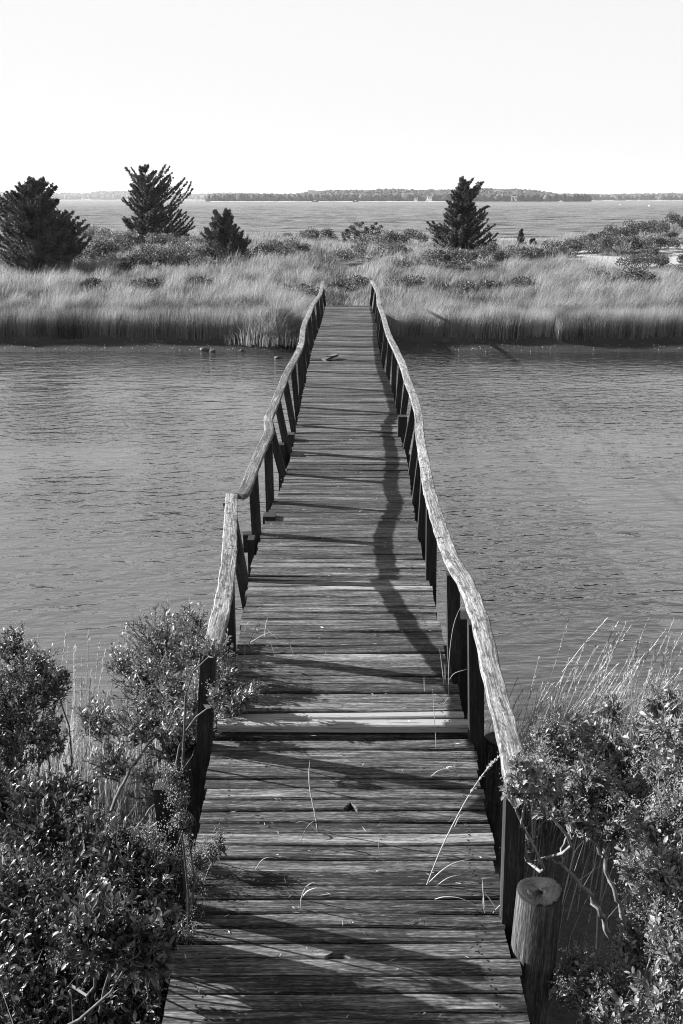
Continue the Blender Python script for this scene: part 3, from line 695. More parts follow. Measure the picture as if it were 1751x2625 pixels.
# ------------------------------------------------------------------ cedars
def cedar(px, base_py, Y, top_py, prof, label, seed, n_br=110, rise=.6, spray=.075, tips=(), lean=0.0, fill=1.0, fluff=.5):
    """red cedar: prof = [(height share, left px, right px)] seen from the bridge; tips = pixels where single boughs end"""
    rg = np.random.default_rng(seed)
    c = np.array(at(px, base_py, Y)); gz = float(ground(c[0], c[1])); top = np.array(at(px, top_py, Y))[2]
    H = top - gz; mpp = Y / (FX * .985); e = empty('cedar_tree', (c[0], c[1], gz)); tag(e, label, 'tree', 'red cedars on the dunes')
    base = np.array([c[0], c[1], gz])
    tx = lambda h: base + np.array([lean * h * H, 0, h * H])
    ph = np.array([p[0] for p in prof]); pl = np.array([p[1] for p in prof]) * mpp; pr = np.array([p[2] for p in prof]) * mpp
    tr = [(np.stack([tx(h) for h in np.linspace(-.03, .97, 9)]) + rg.normal(0, .012 * H, (9, 3)) * np.array([1, 1, 0]), np.linspace(.032, .004, 9) * H)]
    br = []
    for k in range(int(n_br * 1.2)):
        h = rg.random() ** .85; az = rg.uniform(0, 2 * np.pi); ca = math.cos(az)
        r = (np.interp(h, ph, pr) if ca > 0 else np.interp(h, ph, pl)); rr = np.interp(h, ph, (pl + pr) / 2)
        r = (abs(ca) * r + (1 - abs(ca)) * rr) * rg.uniform(.45, 1.03) * fill
        tip = tx(h) + np.array([r * ca, r * math.sin(az), rg.normal(0, .02) * H])
        st = tx(max(.0, h - (rise + rg.normal(0, .08)) * r / H - .02)); br.append((st, tip))
    for (qx, qy) in tips:
        tip = np.array(at(qx, qy, Y + rg.normal(0, .25))); h = (tip[2] - gz) / H; r = abs(tip[0] - base[0])
        br.append((tx(max(.02, h - rise * r / H - .04)), tip)); br.append((tx(max(.02, h - rise * r / H - .05)), tip + rg.normal(0, .06, 3) * r - np.array([np.sign(tip[0] - base[0]) * .22 * r, 0, .03]))); br.append((tx(max(.02, h - rise * r / H - .06)), tip + rg.normal(0, .05, 3) * np.array([1, 3, 1]) * r - np.array([np.sign(tip[0] - base[0]) * .12 * r, 0, 0])))
    P, D, L, W = [], [], [], []
    for (a, b) in br:
        ln = np.linalg.norm(b - a); n = 7
        pt = bend(a, b, n, .035, rg, .10); tr.append((pt, np.linspace(.011, .003, n) * min(1.0, .3 + ln)))
        m = int(24 + 56 * ln)
        t = rg.random(m) ** .75 * .96 + .04; i = np.minimum((t * (n - 1)).astype(int), n - 2); f = t * (n - 1) - i
        q = pt[i] * (1 - f)[:, None] + pt[i + 1] * f[:, None]; d = unit(b - a)
        # side sprigs, shorter towards the tip, swept forward and up
        dd = unit(d + rg.standard_normal((m, 3)) * fluff + np.array([0, 0, .25])); sl = np.minimum(ln * .17, .15) * (1.08 - t) * rg.uniform(.4, 1.2, m) + .03
        for s_ in range(9):
            u = (s_ + rg.random(m)) / 9; pp = q + dd * (sl * u)[:, None]
            P.append(pp); D.append(unit(dd + .55 * rg.standard_normal((m, 3)) + np.array([0, 0, .18]))); L.append(spray * rg.uniform(.6, 1.5, m)); W.append(spray * rg.uniform(.25, .5, m))
    P = np.concatenate(P); D = np.concatenate(D); L = np.concatenate(L); W = np.concatenate(W)
    Vv, Tt = rhombs(P, D, L, W, rg)
    clump = fbm(P[:, 0] * 3.0 + P[:, 1] * 2.1, P[:, 2] * 3.0, 3)
    tone = np.clip(.5 + 1.1 * (clump - .47) + .22 * rg.standard_normal(len(P)), 0, 1)
    loc = np.array(e.location)
    link('crown', tri_mesh('crown', Vv, Tt, np.repeat(tone, 4)), M_NEEDLE, e)
    v, t = tubes(tr, 5); link('trunk', tri_mesh('trunk', v, t), M_TWIG, e)
    return e
cedar(100, 668, 40.5, 462, [(0, 130, 122), (.12, 135, 128), (.30, 130, 126), (.48, 128, 108), (.60, 128, 88), (.70, 124, 52), (.82, 108, 46), (.92, 40, 30), (1, 8, 6)],
      'broad dark cedar with several ragged tops at the left edge of the dunes', 101, 260, .45, .08,
      tips=[(105, 466), (122, 470), (144, 480), (60, 478), (68, 482), (14, 500), (30, 498), (187, 545), (200, 557), (226, 578), (148, 515), (232, 610), (216, 566), (36, 505), (5, 520), (-20, 505), (108, 462), (86, 485), (112, 458), (100, 470), (48, 486), (76, 478), (135, 490), (180, 556)], fill=.93, fluff=.72)
cedar(380, 622, 50, 424, [(0, 40, 62), (.10, 66, 84), (.22, 76, 104), (.33, 74, 108), (.42, 54, 92), (.50, 44, 74), (.60, 60, 78), (.68, 58, 84), (.78, 50, 80), (.86, 40, 62), (.93, 28, 34), (1, 3, 3)],
      'urn-shaped dark cedar with long boughs sweeping up on both sides, tallest of the cedars', 102, 100, .62, .062,
      tips=[(322, 431), (357, 436), (367, 430), (434, 428), (441, 444), (473, 458), (489, 467), (494, 484), (333, 473), (332, 490), (313, 513), (330, 508), (346, 543), (315, 562), (318, 560), (457, 529), (464, 539), (478, 544), (495, 559), (499, 581), (494, 570), (485, 601), (401, 439), (444, 457), (436, 470), (380, 424), (470, 575), (340, 556), (350, 575), (480, 590), (330, 575)], fill=.74)
cedar(582, 674, 42.3, 540, [(0, 72, 68), (.12, 74, 70), (.28, 72, 66), (.42, 62, 56), (.55, 44, 38), (.64, 28, 26), (.72, 10, 14), (.86, 4, 9), (1, 2, 2)],
      'small cedar with two pointed tops between the urn-shaped cedar and the bridge', 103, 130, 1.1, .07,
      tips=[(589, 540), (596, 556), (549, 541), (557, 551), (545, 560), (516, 598), (526, 588), (604, 577), (612, 585), (622, 592), (634, 612), (642, 618), (532, 590), (549, 545), (551, 556), (553, 566), (546, 570), (590, 550), (587, 560), (594, 568), (584, 572), (540, 575)], fill=.93, fluff=.6)
cedar(1180, 640, 47, 458, [(0, 76, 78), (.10, 84, 84), (.20, 82, 80), (.30, 70, 72), (.42, 60, 58), (.54, 48, 46), (.66, 42, 38), (.78, 34, 30), (.90, 22, 22), (1, 4, 6)],
      'tapering cedar with a thin crooked top right of the bridge', 104, 250, .42, .065,
      tips=[(1192, 463), (1190, 467), (1213, 459), (1238, 468), (1230, 482), (1157, 500), (1146, 516), (1142, 536), (1138, 550), (1096, 569), (1094, 587), (1253, 530), (1250, 546), (1252, 562), (1268, 576), (1274, 600), (1271, 616), (1225, 495), (1164, 498), (1200, 478)], fill=.88, fluff=.6)
cedar(1334, 640, 52, 590, [(0, 12, 16), (.3, 13, 17), (.6, 9, 12), (.85, 5, 6), (1, 1, 1)], 'very small pointed cedar behind the low shrubs right of the tapering cedar', 105, 60, 1.4, .06)
cedar(1364, 644, 52, 615, [(0, 14, 13), (.4, 14, 13), (.75, 8, 9), (1, 3, 3)], 'tiny rounded cedar seedling touching the very small pointed cedar', 106, 40, 1.0, .06)

# ------------------------------------------------------------------ low shrubs of the dunes
SHRUBS = []
def dune_shrub(px, base_py, wpx, hpx, label, seed, hi=.5, n=2600, leaf=.07, Y=None, airy=False):
    rg = np.random.default_rng(seed)
    b = hit(px, base_py) if Y is None else np.array(at(px, base_py, Y)); mpp = b[1] / (FX * .985)
    b[2] = float(ground(b[0], b[1])); e = empty('dune_shrub', tuple(b)); tag(e, label, 'shrub', 'low shrubs on the dunes')
    rx, rz = wpx * mpp * .66, (hpx + 16) * mpp; ry = max(.6, min(rx, 1.5)); SHRUBS.append((b[0], b[1], rx, ry))
    n_c = max(6, int(rx * 9)) if not airy else 44; n = int(n * max(.6, min(3.2, 1.5 * rx * rz)))
    cx = rg.uniform(-1, 1, n_c); cy = rg.uniform(-1, 1, n_c); env = np.sqrt(np.clip(1 - cx ** 2 * .8, .08, 1))
    cz = env * rg.uniform(.35, .95, n_c); k = rg.integers(0, n_c, n)
    cr = rg.uniform(.24, .46, n_c) if not airy else rg.uniform(.09, .17, n_c)
    d = unit(rg.standard_normal((n, 3))) * (rg.random((n, 1)) ** .4)
    P = np.stack([cx[k] * rx, cy[k] * ry * .8, cz[k] * rz * .85], 1) + d * (cr[k] * (.9 if not airy else .7))[:, None] * np.array([1.0, .9, .75 * min(1, max(rz, .5))])
    ok = P[:, 2] > -.05; P = P[ok]; D = unit(d[ok] + np.array([0, 0, .5]) + .7 * rg.standard_normal((len(P), 3)))
    Vv, Tt = rhombs(P, D, leaf * rg.uniform(.7, 1.3, len(P)), leaf * .55 * rg.uniform(.7, 1.3, len(P)), rg)
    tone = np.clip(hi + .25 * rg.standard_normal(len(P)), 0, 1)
    link('foliage', tri_mesh('foliage', Vv + b, Tt, np.repeat(tone, 4)), M_DSHRUB, e)
    pa = [(bend(b + [rg.normal(0, .1) * rx, 0, -.05], b + [cx[q] * rx, cy[q] * ry * .8, cz[q] * rz * .95], 5, .06, rg), np.linspace(.018, .005, 5)) for q in range(n_c)]
    v, t = tubes(pa, 4); link('stem', tri_mesh('stem', v, t), M_TWIG, e)
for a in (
    (300, 672, 210, 38, 'low dark thicket in the shade just right of the broad left cedar', 1, .12),  # low leaf tone paints the cedar's cast shadow into the scrub
    (440, 694, 190, 26, 'dark scrub in the shade of the broad left cedar, in front of the pale shrub', 50, .14),  # dark scrub, with the cedar's shadow also put into its leaf colour
    (395, 632, 230, 22, 'wide pale leafy shrub spread along the foot of the urn-shaped cedar', 2, .75),
    (270, 622, 90, 26, 'light grassy shrub on the ridge between the broad cedar and the urn-shaped cedar', 3, .75),
    (465, 668, 110, 34, 'shrub left of the small two-topped cedar', 4, .45),
    (548, 700, 90, 8, 'leafy shrub in front of the foot of the two-topped cedar', 5, .40),
    (690, 668, 120, 26, 'flat dark shrub just right of the two-topped cedar', 6, .22),
    (735, 650, 80, 18, 'low shrub in the pale grass left of the trail', 7, .35),
    (812, 622, 60, 26, 'round dark shrub standing up on the ridge left of the trail', 8, .35),
    (760, 624, 70, 14, 'narrow strip of shrub on the ridge left of the round ridge shrub', 9, .4),
    (1055, 640, 140, 36, 'dense shrub on the ridge touching the left side of the tapering cedar', 12, .35),
    (960, 668, 130, 34, 'shrub mound right of the trail below the airy bush', 13, .45),
    (1130, 690, 170, 36, 'leafy mound in front of the foot of the tapering cedar', 14, .42),
    (1275, 678, 170, 40, 'long leafy mound below the very small pointed cedar', 15, .40),
    (1420, 668, 90, 26, 'low shrub beside the patch of beach sand', 16, .45),
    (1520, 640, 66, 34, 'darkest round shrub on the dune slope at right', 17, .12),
    (1470, 650, 90, 28, 'grey shrub left of the darkest round dune shrub', 18, .45),
    (1585, 655, 110, 38, 'bushy shrub right of the darkest round dune shrub', 19, .40),
    (1640, 615, 130, 34, 'shrub high on the dune ridge at right', 20, .35),
    (1725, 600, 110, 40, 'dark shrub crowning the dune at the right edge', 21, .28),
    (1690, 640, 70, 24, 'small shrub between the two sand patches of the dune', 22, .35),
    (1735, 690, 70, 34, 'shrub at the right edge below the sand patch', 23, .30),
    (1650, 690, 90, 30, 'scrubby bush below the bare sand of the dune', 24, .35),
    (1545, 735, 50, 34, 'small dark bush in the tall grass at right', 25, .15),
    (1625, 735, 70, 30, 'dark bush in the grass near the right edge', 26, .2),
    (1300, 750, 110, 22, 'dark low shrub in the middle of the right-hand grass', 27, .2),
    (1160, 758, 90, 18, 'faint low shrub in the grass right of the bridge end', 28, .3),
    (1060, 748, 70, 24, 'dark shrub just right of the far end of the right hand rail', 29, .25),
    (762, 775, 80, 32, 'airy leafy shrub at the left side of the bridge end', 30, .45),
    (905, 742, 60, 26, 'dark tuft of shrub on the trail beyond the bridge', 31, .2),
    (235, 752, 36, 20, 'small dark shrub in the left-hand meadow', 32, .12),
    (520, 745, 60, 18, 'leafy low shrub in the middle of the left-hand meadow', 33, .3),
    (375, 752, 70, 16, 'faint low shrub in the left-hand meadow', 34, .3)):
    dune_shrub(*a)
dune_shrub(938, 630, 90, 54, 'airy loose bush with visible twigs on the ridge right of the trail', 40, .30, 1300, .075, None, True)

# ------------------------------------------------------------------ grass of the far marsh and dunes
def field(name, n, y0, y1, hfun, wfun, seed, m, spread=1.0):
    rg = np.random.default_rng(seed)
    y = y0 + (y1 - y0) * rg.random(n); x = (rg.random(n) * 2 - 1) * (y * .36 * 1.18 + 1.5)
    patch = fbm(x * .42 + 3, y * .30 + 7, 4); fine = fbm(x * 1.6 + 50, y * 1.1 + 9, 3)
    keep = (sand_at(x, y) < .5) | (rg.random(n) < .05)
    keep &= (np.abs(x) > .75) | (y > 27.2)
    keep &= ground(x, y) > .13 + .16 * fine
    trail = np.exp(-((x - .15) / .8) ** 2) * ((y > 27) & (y < 46)); keep &= rg.random(n) > .75 * trail
    x, y, patch, fine = x[keep], y[keep], patch[keep], fine[keep]; k = len(x)
    h = hfun(y) * np.clip(.55 + 1.3 * (fine - .25), .45, 1.35) * rg.uniform(.7, 1.15, k) * np.clip(1.25 - 1.0 * np.clip(patch - .5, 0, 1) * 2, .5, 1.3)
    h = h * (1 - .5 * np.exp(-((x - .15) / 1.0) ** 2) * (y > 27))
    lean = np.stack([.24 + .20 * rg.standard_normal(k) + .5 * (fine - .47), -.02 + .17 * rg.standard_normal(k)], 1)
    for (sx_, sy_, srx, sry) in SHRUBS:
        q = ((x - sx_) / srx) ** 2 + ((y - sy_ + .3) / (sry + .3)) ** 2; h = h * np.clip(.35 + .65 * (q - .8) / .7, .35, 1)
    for (c, rx, ry) in SANDS:
        q = ((x - c[0]) / rx) ** 2 + ((y - c[1] + 2.2) / 2.4) ** 2; h = h * np.clip(.35 + .65 * (q - .6) / .8, .35, 1)
    front = (y < 26.4); lean[front] *= .55; h[front] = hfun(y[front]) * rg.uniform(.78, 1.08, front.sum())
    P = np.stack([x, y, ground(x, y) - .02], 1)
    tone = np.clip(.54 + .20 * (y < 26.4) - 1.7 * np.clip(patch - .52, 0, 1) + 1.0 * (fine - .47) + .9 * (fbm(x * 5 + 11, y * 3.2, 2) - .37) + .22 * rg.standard_normal(k), .02, 1)
    tall = (rg.random(k) < .05) & (y > 27); h = np.where(tall, h * 1.3, h); tone = np.where(tall, np.clip(tone + .3, 0, 1), tone)
    Vv, Tt = blades(P, h, lean * spread, wfun(y), rg)
    me = tri_mesh(name, Vv, Tt, np.repeat(tone, 5)); return tag(link(name, me, m), kind='stuff')
field('marsh_grass', 160000, 25.2, 29.5, lambda y: np.interp(y, [25.2, 25.7, 26.8, 29.5], [.58, .68, .60, .58]), lambda y: .0085 + 0 * y, 31, M_GRASS)
field('meadow_grass', 170000, 29.5, 40, lambda y: np.interp(y, [29.5, 33, 40], [.62, .55, .55]), lambda y: .012 + 0 * y, 32, M_GRASS)
field('dune_grass', 150000, 40, 64, lambda y: np.interp(y, [40, 50, 64], [.55, .45, .42]), lambda y: .017 + 0 * y, 33, M_GRASS)

# ------------------------------------------------------------------ far bank edge: tussock, stones, shell litter
rg = np.random.default_rng(77)
c = np.array(at(705, 868, 24.8)); c[2] = .10
e = empty('grass_tussock', tuple(c)); tag(e, 'big arching grass tussock drooping over the water left of the bridge', 'grass')
n = 2600; a = rg.uniform(0, 2 * np.pi, n); r = np.abs(rg.normal(0, .55, n)).clip(0, 1.3)
P = np.stack([c[0] + r * 1.0 * np.cos(a), c[1] + .45 + r * .6 * np.sin(a), np.full(n, .12) + .2 * (r * np.sin(a) > 0)], 1)
lean = np.stack([.30 * np.cos(a) * (.4 + r) + .22 + .2 * rg.standard_normal(n), .5 * np.sin(a) * (.4 + r) + .2 * rg.standard_normal(n)], 1)
Vv, Tt = blades(P, rg.uniform(.5, 1.05, n) * (1.1 - .55 * r), lean, np.full(n, .011), rg, .7)
link('blade', tri_mesh('blade', Vv, Tt, np.repeat(np.clip(.55 + .25 * rg.standard_normal(n), 0, 1), 5)), M_GRASS, e)['kind'] = 'stuff'
def stone(px, py, r, label):
    d = ray(px, py); D = d.y * (.03 - CAMZ) / d.z; c = at(px, py, D)
    v = ICV * (1 + .25 * rg.standard_normal((len(ICV), 1)).clip(-1, 1)) * np.array([1.2, .9, .7]) * r + np.array([c.x, c.y, r * .3])
    tag(link('rock', tri_mesh('rock', v, ICT), M_ROCK), label, 'rock', 'dark stones at the far waterline')
stone(524, 897, .09, 'largest dark stone at the far waterline left of the bridge')
stone(545, 899, .06, 'small dark stone touching the right side of the largest one')
stone(712, 916, .06, 'dark stone in the water below the drooping tussock')
stone(620, 897, .05, 'pebble-sized stone on the mud between the largest stone and the tussock')
n = 420; x = rg.uniform(-11, 11, n); y = rg.normal(25.0, .28, n); ok = (ground(x, y) > .0) & (np.abs(x) > .9); x, y = x[ok], y[ok]; k = len(x)
r = rg.uniform(.006, .020, k); V8 = np.array([(1, 0, 0), (0, 1, 0), (-1, 0, 0), (0, -1, 0), (0, 0, 1), (0, 0, -1.0)]); T8 = np.array([(0, 1, 4), (1, 2, 4), (2, 3, 4), (3, 0, 4), (1, 0, 5), (2, 1, 5), (3, 2, 5), (0, 3, 5)])
vv = V8[None] * r[:, None, None] * rg.uniform(.5, 1.2, (k, 1, 3)) + np.stack([x, y, ground(x, y) + .004], 1)[:, None]
tag(link('shell_litter', tri_mesh('shell_litter', vv.reshape(-1, 3), (T8[None] + np.arange(k)[:, None, None] * 6).reshape(-1, 3)), M_SHELL), kind='stuff')

# ------------------------------------------------------------------ near bank: cordgrass and seed stalks
def near_grass():
    rg = np.random.default_rng(55); n = 30000
    x = rg.uniform(-4.5, 4.8, n); y = rg.uniform(1.2, 6.0, n)
    d = np.clip(.4 + 1.2 * (fbm(x * 1.1 + 4, y * 1.1, 3) - .4), .1, 1); keep = (rg.random(n) < d) & ((np.abs(x) > .86)) & (ground(x, y) > .0)
    keep &= (rg.random(n) < np.interp(y, [2, 4.4, 5.2], [.35, .6, 1.0]))
    x, y = x[keep], y[keep]; k = len(x)
    P = np.stack([x, y, ground(x, y) - .02], 1)
    h = rg.uniform(.35, .75, k) * np.interp(y, [1, 4, 6], [.65, .85, 1.0])
    lean = np.stack([.16 + .17 * rg.standard_normal(k), .15 * rg.standard_normal(k)], 1)
    Vv, Tt = blades(P, h, lean, rg.uniform(.004, .008, k), rg, .5)
    tag(link('cordgrass', tri_mesh('cordgrass', Vv, Tt, np.repeat(np.clip(.45 + .25 * rg.standard_normal(k), 0, 1), 5)), M_REED), kind='stuff')
near_grass()
def seed_stalks(cx_, cy_, n, label, seed, sx, lean0, hmin, hmax):
    """a clump of tall flowering stalks: thin culm, narrow seed head"""
    rg = np.random.default_rng(seed); gz = float(ground(cx_, cy_)); e = empty('cordgrass_clump', (cx_, cy_, gz)); tag(e, label, 'grass', 'clumps of seeding cordgrass on the near bank')
    for k in range(n):
        x = cx_ + rg.normal(0, sx); y = cy_ + rg.normal(0, .22); b = np.array([x, y, float(ground(x, y)) - .03]); h = rg.uniform(hmin, hmax)
        ln = lean0 + rg.normal(0, .09); t = b + np.array([ln * h, rg.normal(0, .06) * h, h]); pt = bend(b, t, 6, .015, rg); pt[:, 0] += lean0 * .18 * h * np.linspace(0, 1, 6) ** 2
        v, tt = tubes([(pt, np.linspace(.0028, .0015, 6))], 3); st = link('stalk', tri_mesh('stalk', v, tt, np.full(len(v), rg.uniform(.45, .95))), M_REED, e)
        q = rg.random(46) * .30 + .70; i = np.minimum((q * 5).astype(int), 4); f = q * 5 - i
        P = pt[i] * (1 - f)[:, None] + pt[i + 1] * f[:, None]; D = np.tile(unit(pt[-1] - pt[-2]), (46, 1)) + .20 * rg.standard_normal((46, 3))
        Vv, Tt = rhombs(P, D, rg.uniform(.018, .032, 46), rg.uniform(.0028, .005, 46), rg)
        hd = link('seed_head', tri_mesh('seed_head', Vv, Tt, np.repeat(np.clip(.6 + .2 * rg.standard_normal(46), 0, 1), 4)), M_REED, e); hd.parent = st; hd.matrix_parent_inverse = st.matrix_parent_inverse.copy(); hd.matrix_parent_inverse = Matrix.Translation(Vector((0, 0, 0)))
        st.matrix_parent_inverse = Matrix.Translation(-Vector(e.location))
    nb = 14 * n; b = np.stack([cx_ + rg.normal(0, sx, nb), cy_ + rg.normal(0, .26, nb), np.zeros(nb)], 1); b[:, 2] = ground(b[:, 0], b[:, 1]) - .02
    Vv, Tt = blades(b, rg.uniform(.4, .8, nb) * hmax / 1.1, np.stack([lean0 * .8 + .14 * rg.standard_normal(nb), .14 * rg.standard_normal(nb)], 1), np.full(nb, .0055), rg, .5)
    link('blade', tri_mesh('blade', Vv, Tt, np.repeat(np.clip(.4 + .25 * rg.standard_normal(nb), 0, 1), 5)), M_REED, e)['kind'] = 'stuff'
def spot(px, Y): return (px - CX) / FX * (Y * math.cos(PITCH) + (CAMZ - .1) * math.sin(PITCH)), Y
for (px, Y, n, lab, sd_, sx, le, h0, h1) in (
    (1300, 5.0, 18, 'cordgrass clump close behind the right hand rail', 1, .14, .26, .75, 1.12),
    (1410, 5.15, 34, 'dense leaning cordgrass clump behind the round bush by the right hand rail', 2, .22, .36, .80, 1.25),
    (1540, 5.2, 30, 'cordgrass clump in the middle of the right bank', 3, .26, .24, .8, 1.3),
    (1660, 5.1, 30, 'upright cordgrass clump second from the right edge', 4, .26, .16, .8, 1.25),
    (1770, 5.0, 22, 'cordgrass clump at the right edge of the view', 5, .22, .20, .9, 1.3),
    (10, 5.0, 8, 'cordgrass clump at the left edge of the view', 6, .25, .10, .85, 1.25),
    (170, 5.0, 12, 'cordgrass clump in the gap between the two left bushes', 7, .20, .14, .75, 1.2),
    (300, 5.0, 12, 'cordgrass clump behind the left end of the bush by the left hand rail', 8, .20, .14, .7, 1.15),
    (440, 5.3, 10, 'tall cordgrass stalks rising behind the bush at the left hand rail', 9, .14, .10, 1.0, 1.36)):
    x, y = spot(px, Y); seed_stalks(x, y, n, lab, sd_, sx, le, h0, h1)

# ------------------------------------------------------------------ bushes in the foreground
def bush(name, label, root_px, clumps, seed, leaf=.034, dens=.85, flower=.7, up=.8, limbs=(), tone0=.5, slim=.36, stem_r=.0085, grow=1.0, bark=None):
    rg = np.random.default_rng(seed); b = np.array(at(*root_px)); b[2] = float(ground(b[0], b[1])) - .03
    e = empty(name, tuple(b)); tag(e, label, 'bush', 'leafy bushes on the near bank')
    tr, LP, LD, LL, LT, FP = [], [], [], [], [], []
    hubs = [b]
    for lm in limbs:                                     # big limbs the photograph shows: pixel polylines (px, py, distance, radius)
        pts = np.array([np.array(at(q[0], q[1], q[2])) for q in lm]); rr = np.array([q[3] for q in lm]) * .72
        tt = np.linspace(0, len(pts) - 1, 4 * len(pts)); ii = np.minimum(tt.astype(int), len(pts) - 2); f = (tt - ii)[:, None]
        pp = pts[ii] * (1 - f) + pts[ii + 1] * f; pp[1:-1] += rg.normal(0, .006, pp[1:-1].shape); tr.append((pp, np.interp(tt, range(len(pts)), rr)))
        hubs += list(pts[1:])
    hubs = np.array(hubs)
    for (px, py, Y, r, *zs) in clumps:
        c = np.array(at(px, py, Y)); r = r * grow; rv = np.array([r, r * .9, r * (zs[0] if zs else .85)])
        o_ = c - np.array([0, 0, rv[2] * .55])
        h = hubs[np.argmin(np.linalg.norm(hubs - o_, axis=1) + .8 * np.maximum(0, hubs[:, 2] - o_[2]))]
        ln = np.linalg.norm(o_ - h); n = 7
        tr.append((bend(h, o_, n, .07, rg), np.linspace(stem_r * min(1, .35 + ln), .0032, n)))
        nt_ = max(6, int(1500 * r * r * dens + 260 * r * dens))
        d = unit(rg.standard_normal((nt_, 3)) + np.array([0, 0, .35])); tipr = rg.random(nt_) ** .35
        tips = c + d * tipr[:, None] * rv; starts = o_ + (tips - o_) * rg.uniform(.25, .5, (nt_, 1)) + rg.normal(0, .02, (nt_, 3))
        for q in range(nt_):
            pt = bend(starts[q], tips[q] + np.array([0, 0, .02]), 4, .05, rg); tr.append((pt, np.linspace(.0028, .0011, 4)))
            if q % 3 == 0: tr.append((bend(o_, starts[q], 3, .06, rg), np.linspace(.0042, .0026, 3)))
            tl = np.linalg.norm(pt[-1] - pt[0]); m = int(rg.uniform(9, 17))
            t = np.linspace(.12, 1, m) + rg.normal(0, .03, m); t = np.clip(t, 0, 1); f = t * 3; i = np.minimum(f.astype(int), 2); f = (f - i)[:, None]
            pp = pt[i] * (1 - f) + pt[i + 1] * f; ax = unit(pt[-1] - pt[0]); ph = np.arange(m) * 2.4 + rg.uniform(0, 6)
            u = unit(np.cross(ax, [0.3, .2, 1.0])); w_ = np.cross(ax, u)
            rad = u * np.cos(ph)[:, None] + w_ * np.sin(ph)[:, None]
            LP.append(pp); LD.append(unit(rad * .9 + ax * up + rg.normal(0, .25, (m, 3)) + [0, 0, .15])); LL.append(leaf * (.12 if rg.random() < .07 else 1) * rg.uniform(.45, 1.45, m) * (1.1 - .35 * t)); LT.append(np.clip(tone0 + .2 * rg.standard_normal(m) + .12 * rg.standard_normal(), 0, 1))
            if flower and tipr[q] > .62 and rg.random() < .75 * flower:
                k = int(rg.uniform(14, 34)); FP.append(pt[-1] + ax * (rg.random((k, 1)) * .055 - .012) + rg.normal(0, .011, (k, 3)))
    LP, LD, LL, LT = np.concatenate(LP), np.concatenate(LD), np.concatenate(LL), np.concatenate(LT)
    Vv, Tt = leaves(LP, LD, LL, LL * slim * rg.uniform(.8, 1.25, len(LL)), rg)
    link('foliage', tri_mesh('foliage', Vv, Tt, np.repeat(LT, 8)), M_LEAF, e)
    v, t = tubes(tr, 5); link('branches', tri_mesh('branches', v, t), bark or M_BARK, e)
    if FP:
        FP = np.concatenate(FP); k = len(FP); r = rg.uniform(.0012, .0028, k)
        vv = V8[None] * r[:, None, None] * np.array([1, 1, 1.6]) + FP[:, None]
        link('blossom', tri_mesh('blossom', vv.reshape(-1, 3), (T8[None] + np.arange(k)[:, None, None] * 6).reshape(-1, 3), np.repeat(np.clip(.5 + .3 * rg.standard_normal(k), 0, 1), 6)), M_FLOWER, e)
    return e
bush('groundsel_bush', 'tall leafy bush with pale flower tips leaning over the left hand rail', (235, 2300, 3.75),
     [(420, 1650, 5.1, .20), (500, 1700, 4.9, .21), (375, 1740, 5.0, .19), (562, 1735, 4.65, .11), (450, 1790, 4.8, .22), (600, 1815, 4.40, .07), (535, 1850, 4.45, .10), (350, 1850, 4.7, .16), (310, 1700, 5.1, .11), (250, 1850, 4.8, .13), (440, 1905, 4.45, .15), (500, 1600, 5.2, .10), (555, 1660, 4.75, .06), (640, 1790, 4.44, .04), (400, 2010, 4.2, .13), (300, 1960, 4.5, .12), (520, 1770, 4.6, .12), (516, 1755, 4.5, .06), (535, 1670, 3.93, .042), (556, 1795, 4.06, .045), (498, 1805, 4.3, .08), (545, 1668, 4.5, .05), (470, 1860, 4.35, .08)], 301,
     limbs=[[(235, 2300, 3.75, .016), (258, 2160, 3.8, .014), (300, 2040, 3.9, .012), (345, 1960, 4.2, .010), (400, 1880, 4.4, .007), (430, 1800, 4.7, .005)], [(330, 2145, 3.75, .007), (400, 2060, 3.9, .006), (455, 1985, 4.15, .005), (520, 1910, 4.35, .003)]], tone0=.62, grow=1.28, bark=M_DBARK, dens=.6)
bush('groundsel_bush', 'dark leafy bush with pale tips at the left edge beyond the gap of cordgrass', (40, 2150, 4.1),
     [(35, 1665, 4.7, .13), (70, 1730, 4.6, .19), (10, 1780, 4.5, .22), (110, 1770, 4.5, .16), (140, 1740, 4.6, .09), (60, 1850, 4.4, .22), (-40, 1880, 4.3, .25), (120, 1900, 4.3, .14), (20, 1960, 4.2, .18)], 302, tone0=.40, dens=.7, bark=M_DBARK)
bush('marsh_elder_bush', 'large bush with shade-toned leaves filling the bottom left corner', (130, 2750, 2.9),
     [(110, 2130, 3.5, .24), (240, 2190, 3.4, .20), (20, 2060, 3.7, .22), (330, 2260, 2.74, .15), (300, 2180, 2.85, .12), (390, 2330, 2.66, .11), (290, 2400, 2.6, .16), (330, 2420, 2.45, .12), (240, 2400, 2.45, .15), (340, 2330, 2.72, .12), (370, 2450, 2.55, .12), (40, 2300, 3.2, .26), (190, 2350, 3.1, .25), (330, 2400, 3.05, .20), (90, 2490, 2.9, .26), (260, 2540, 2.85, .24), (400, 2540, 2.8, .16), (-20, 2420, 3.0, .26), (20, 2620, 2.7, .26), (180, 2650, 2.7, .26), (350, 2650, 2.7, .20), (160, 2040, 3.7, .16)], 303, leaf=.036, flower=.06, tone0=.15, dens=.95, bark=M_DBARK)  # low leaf tone: the bush's shade is painted into its colour
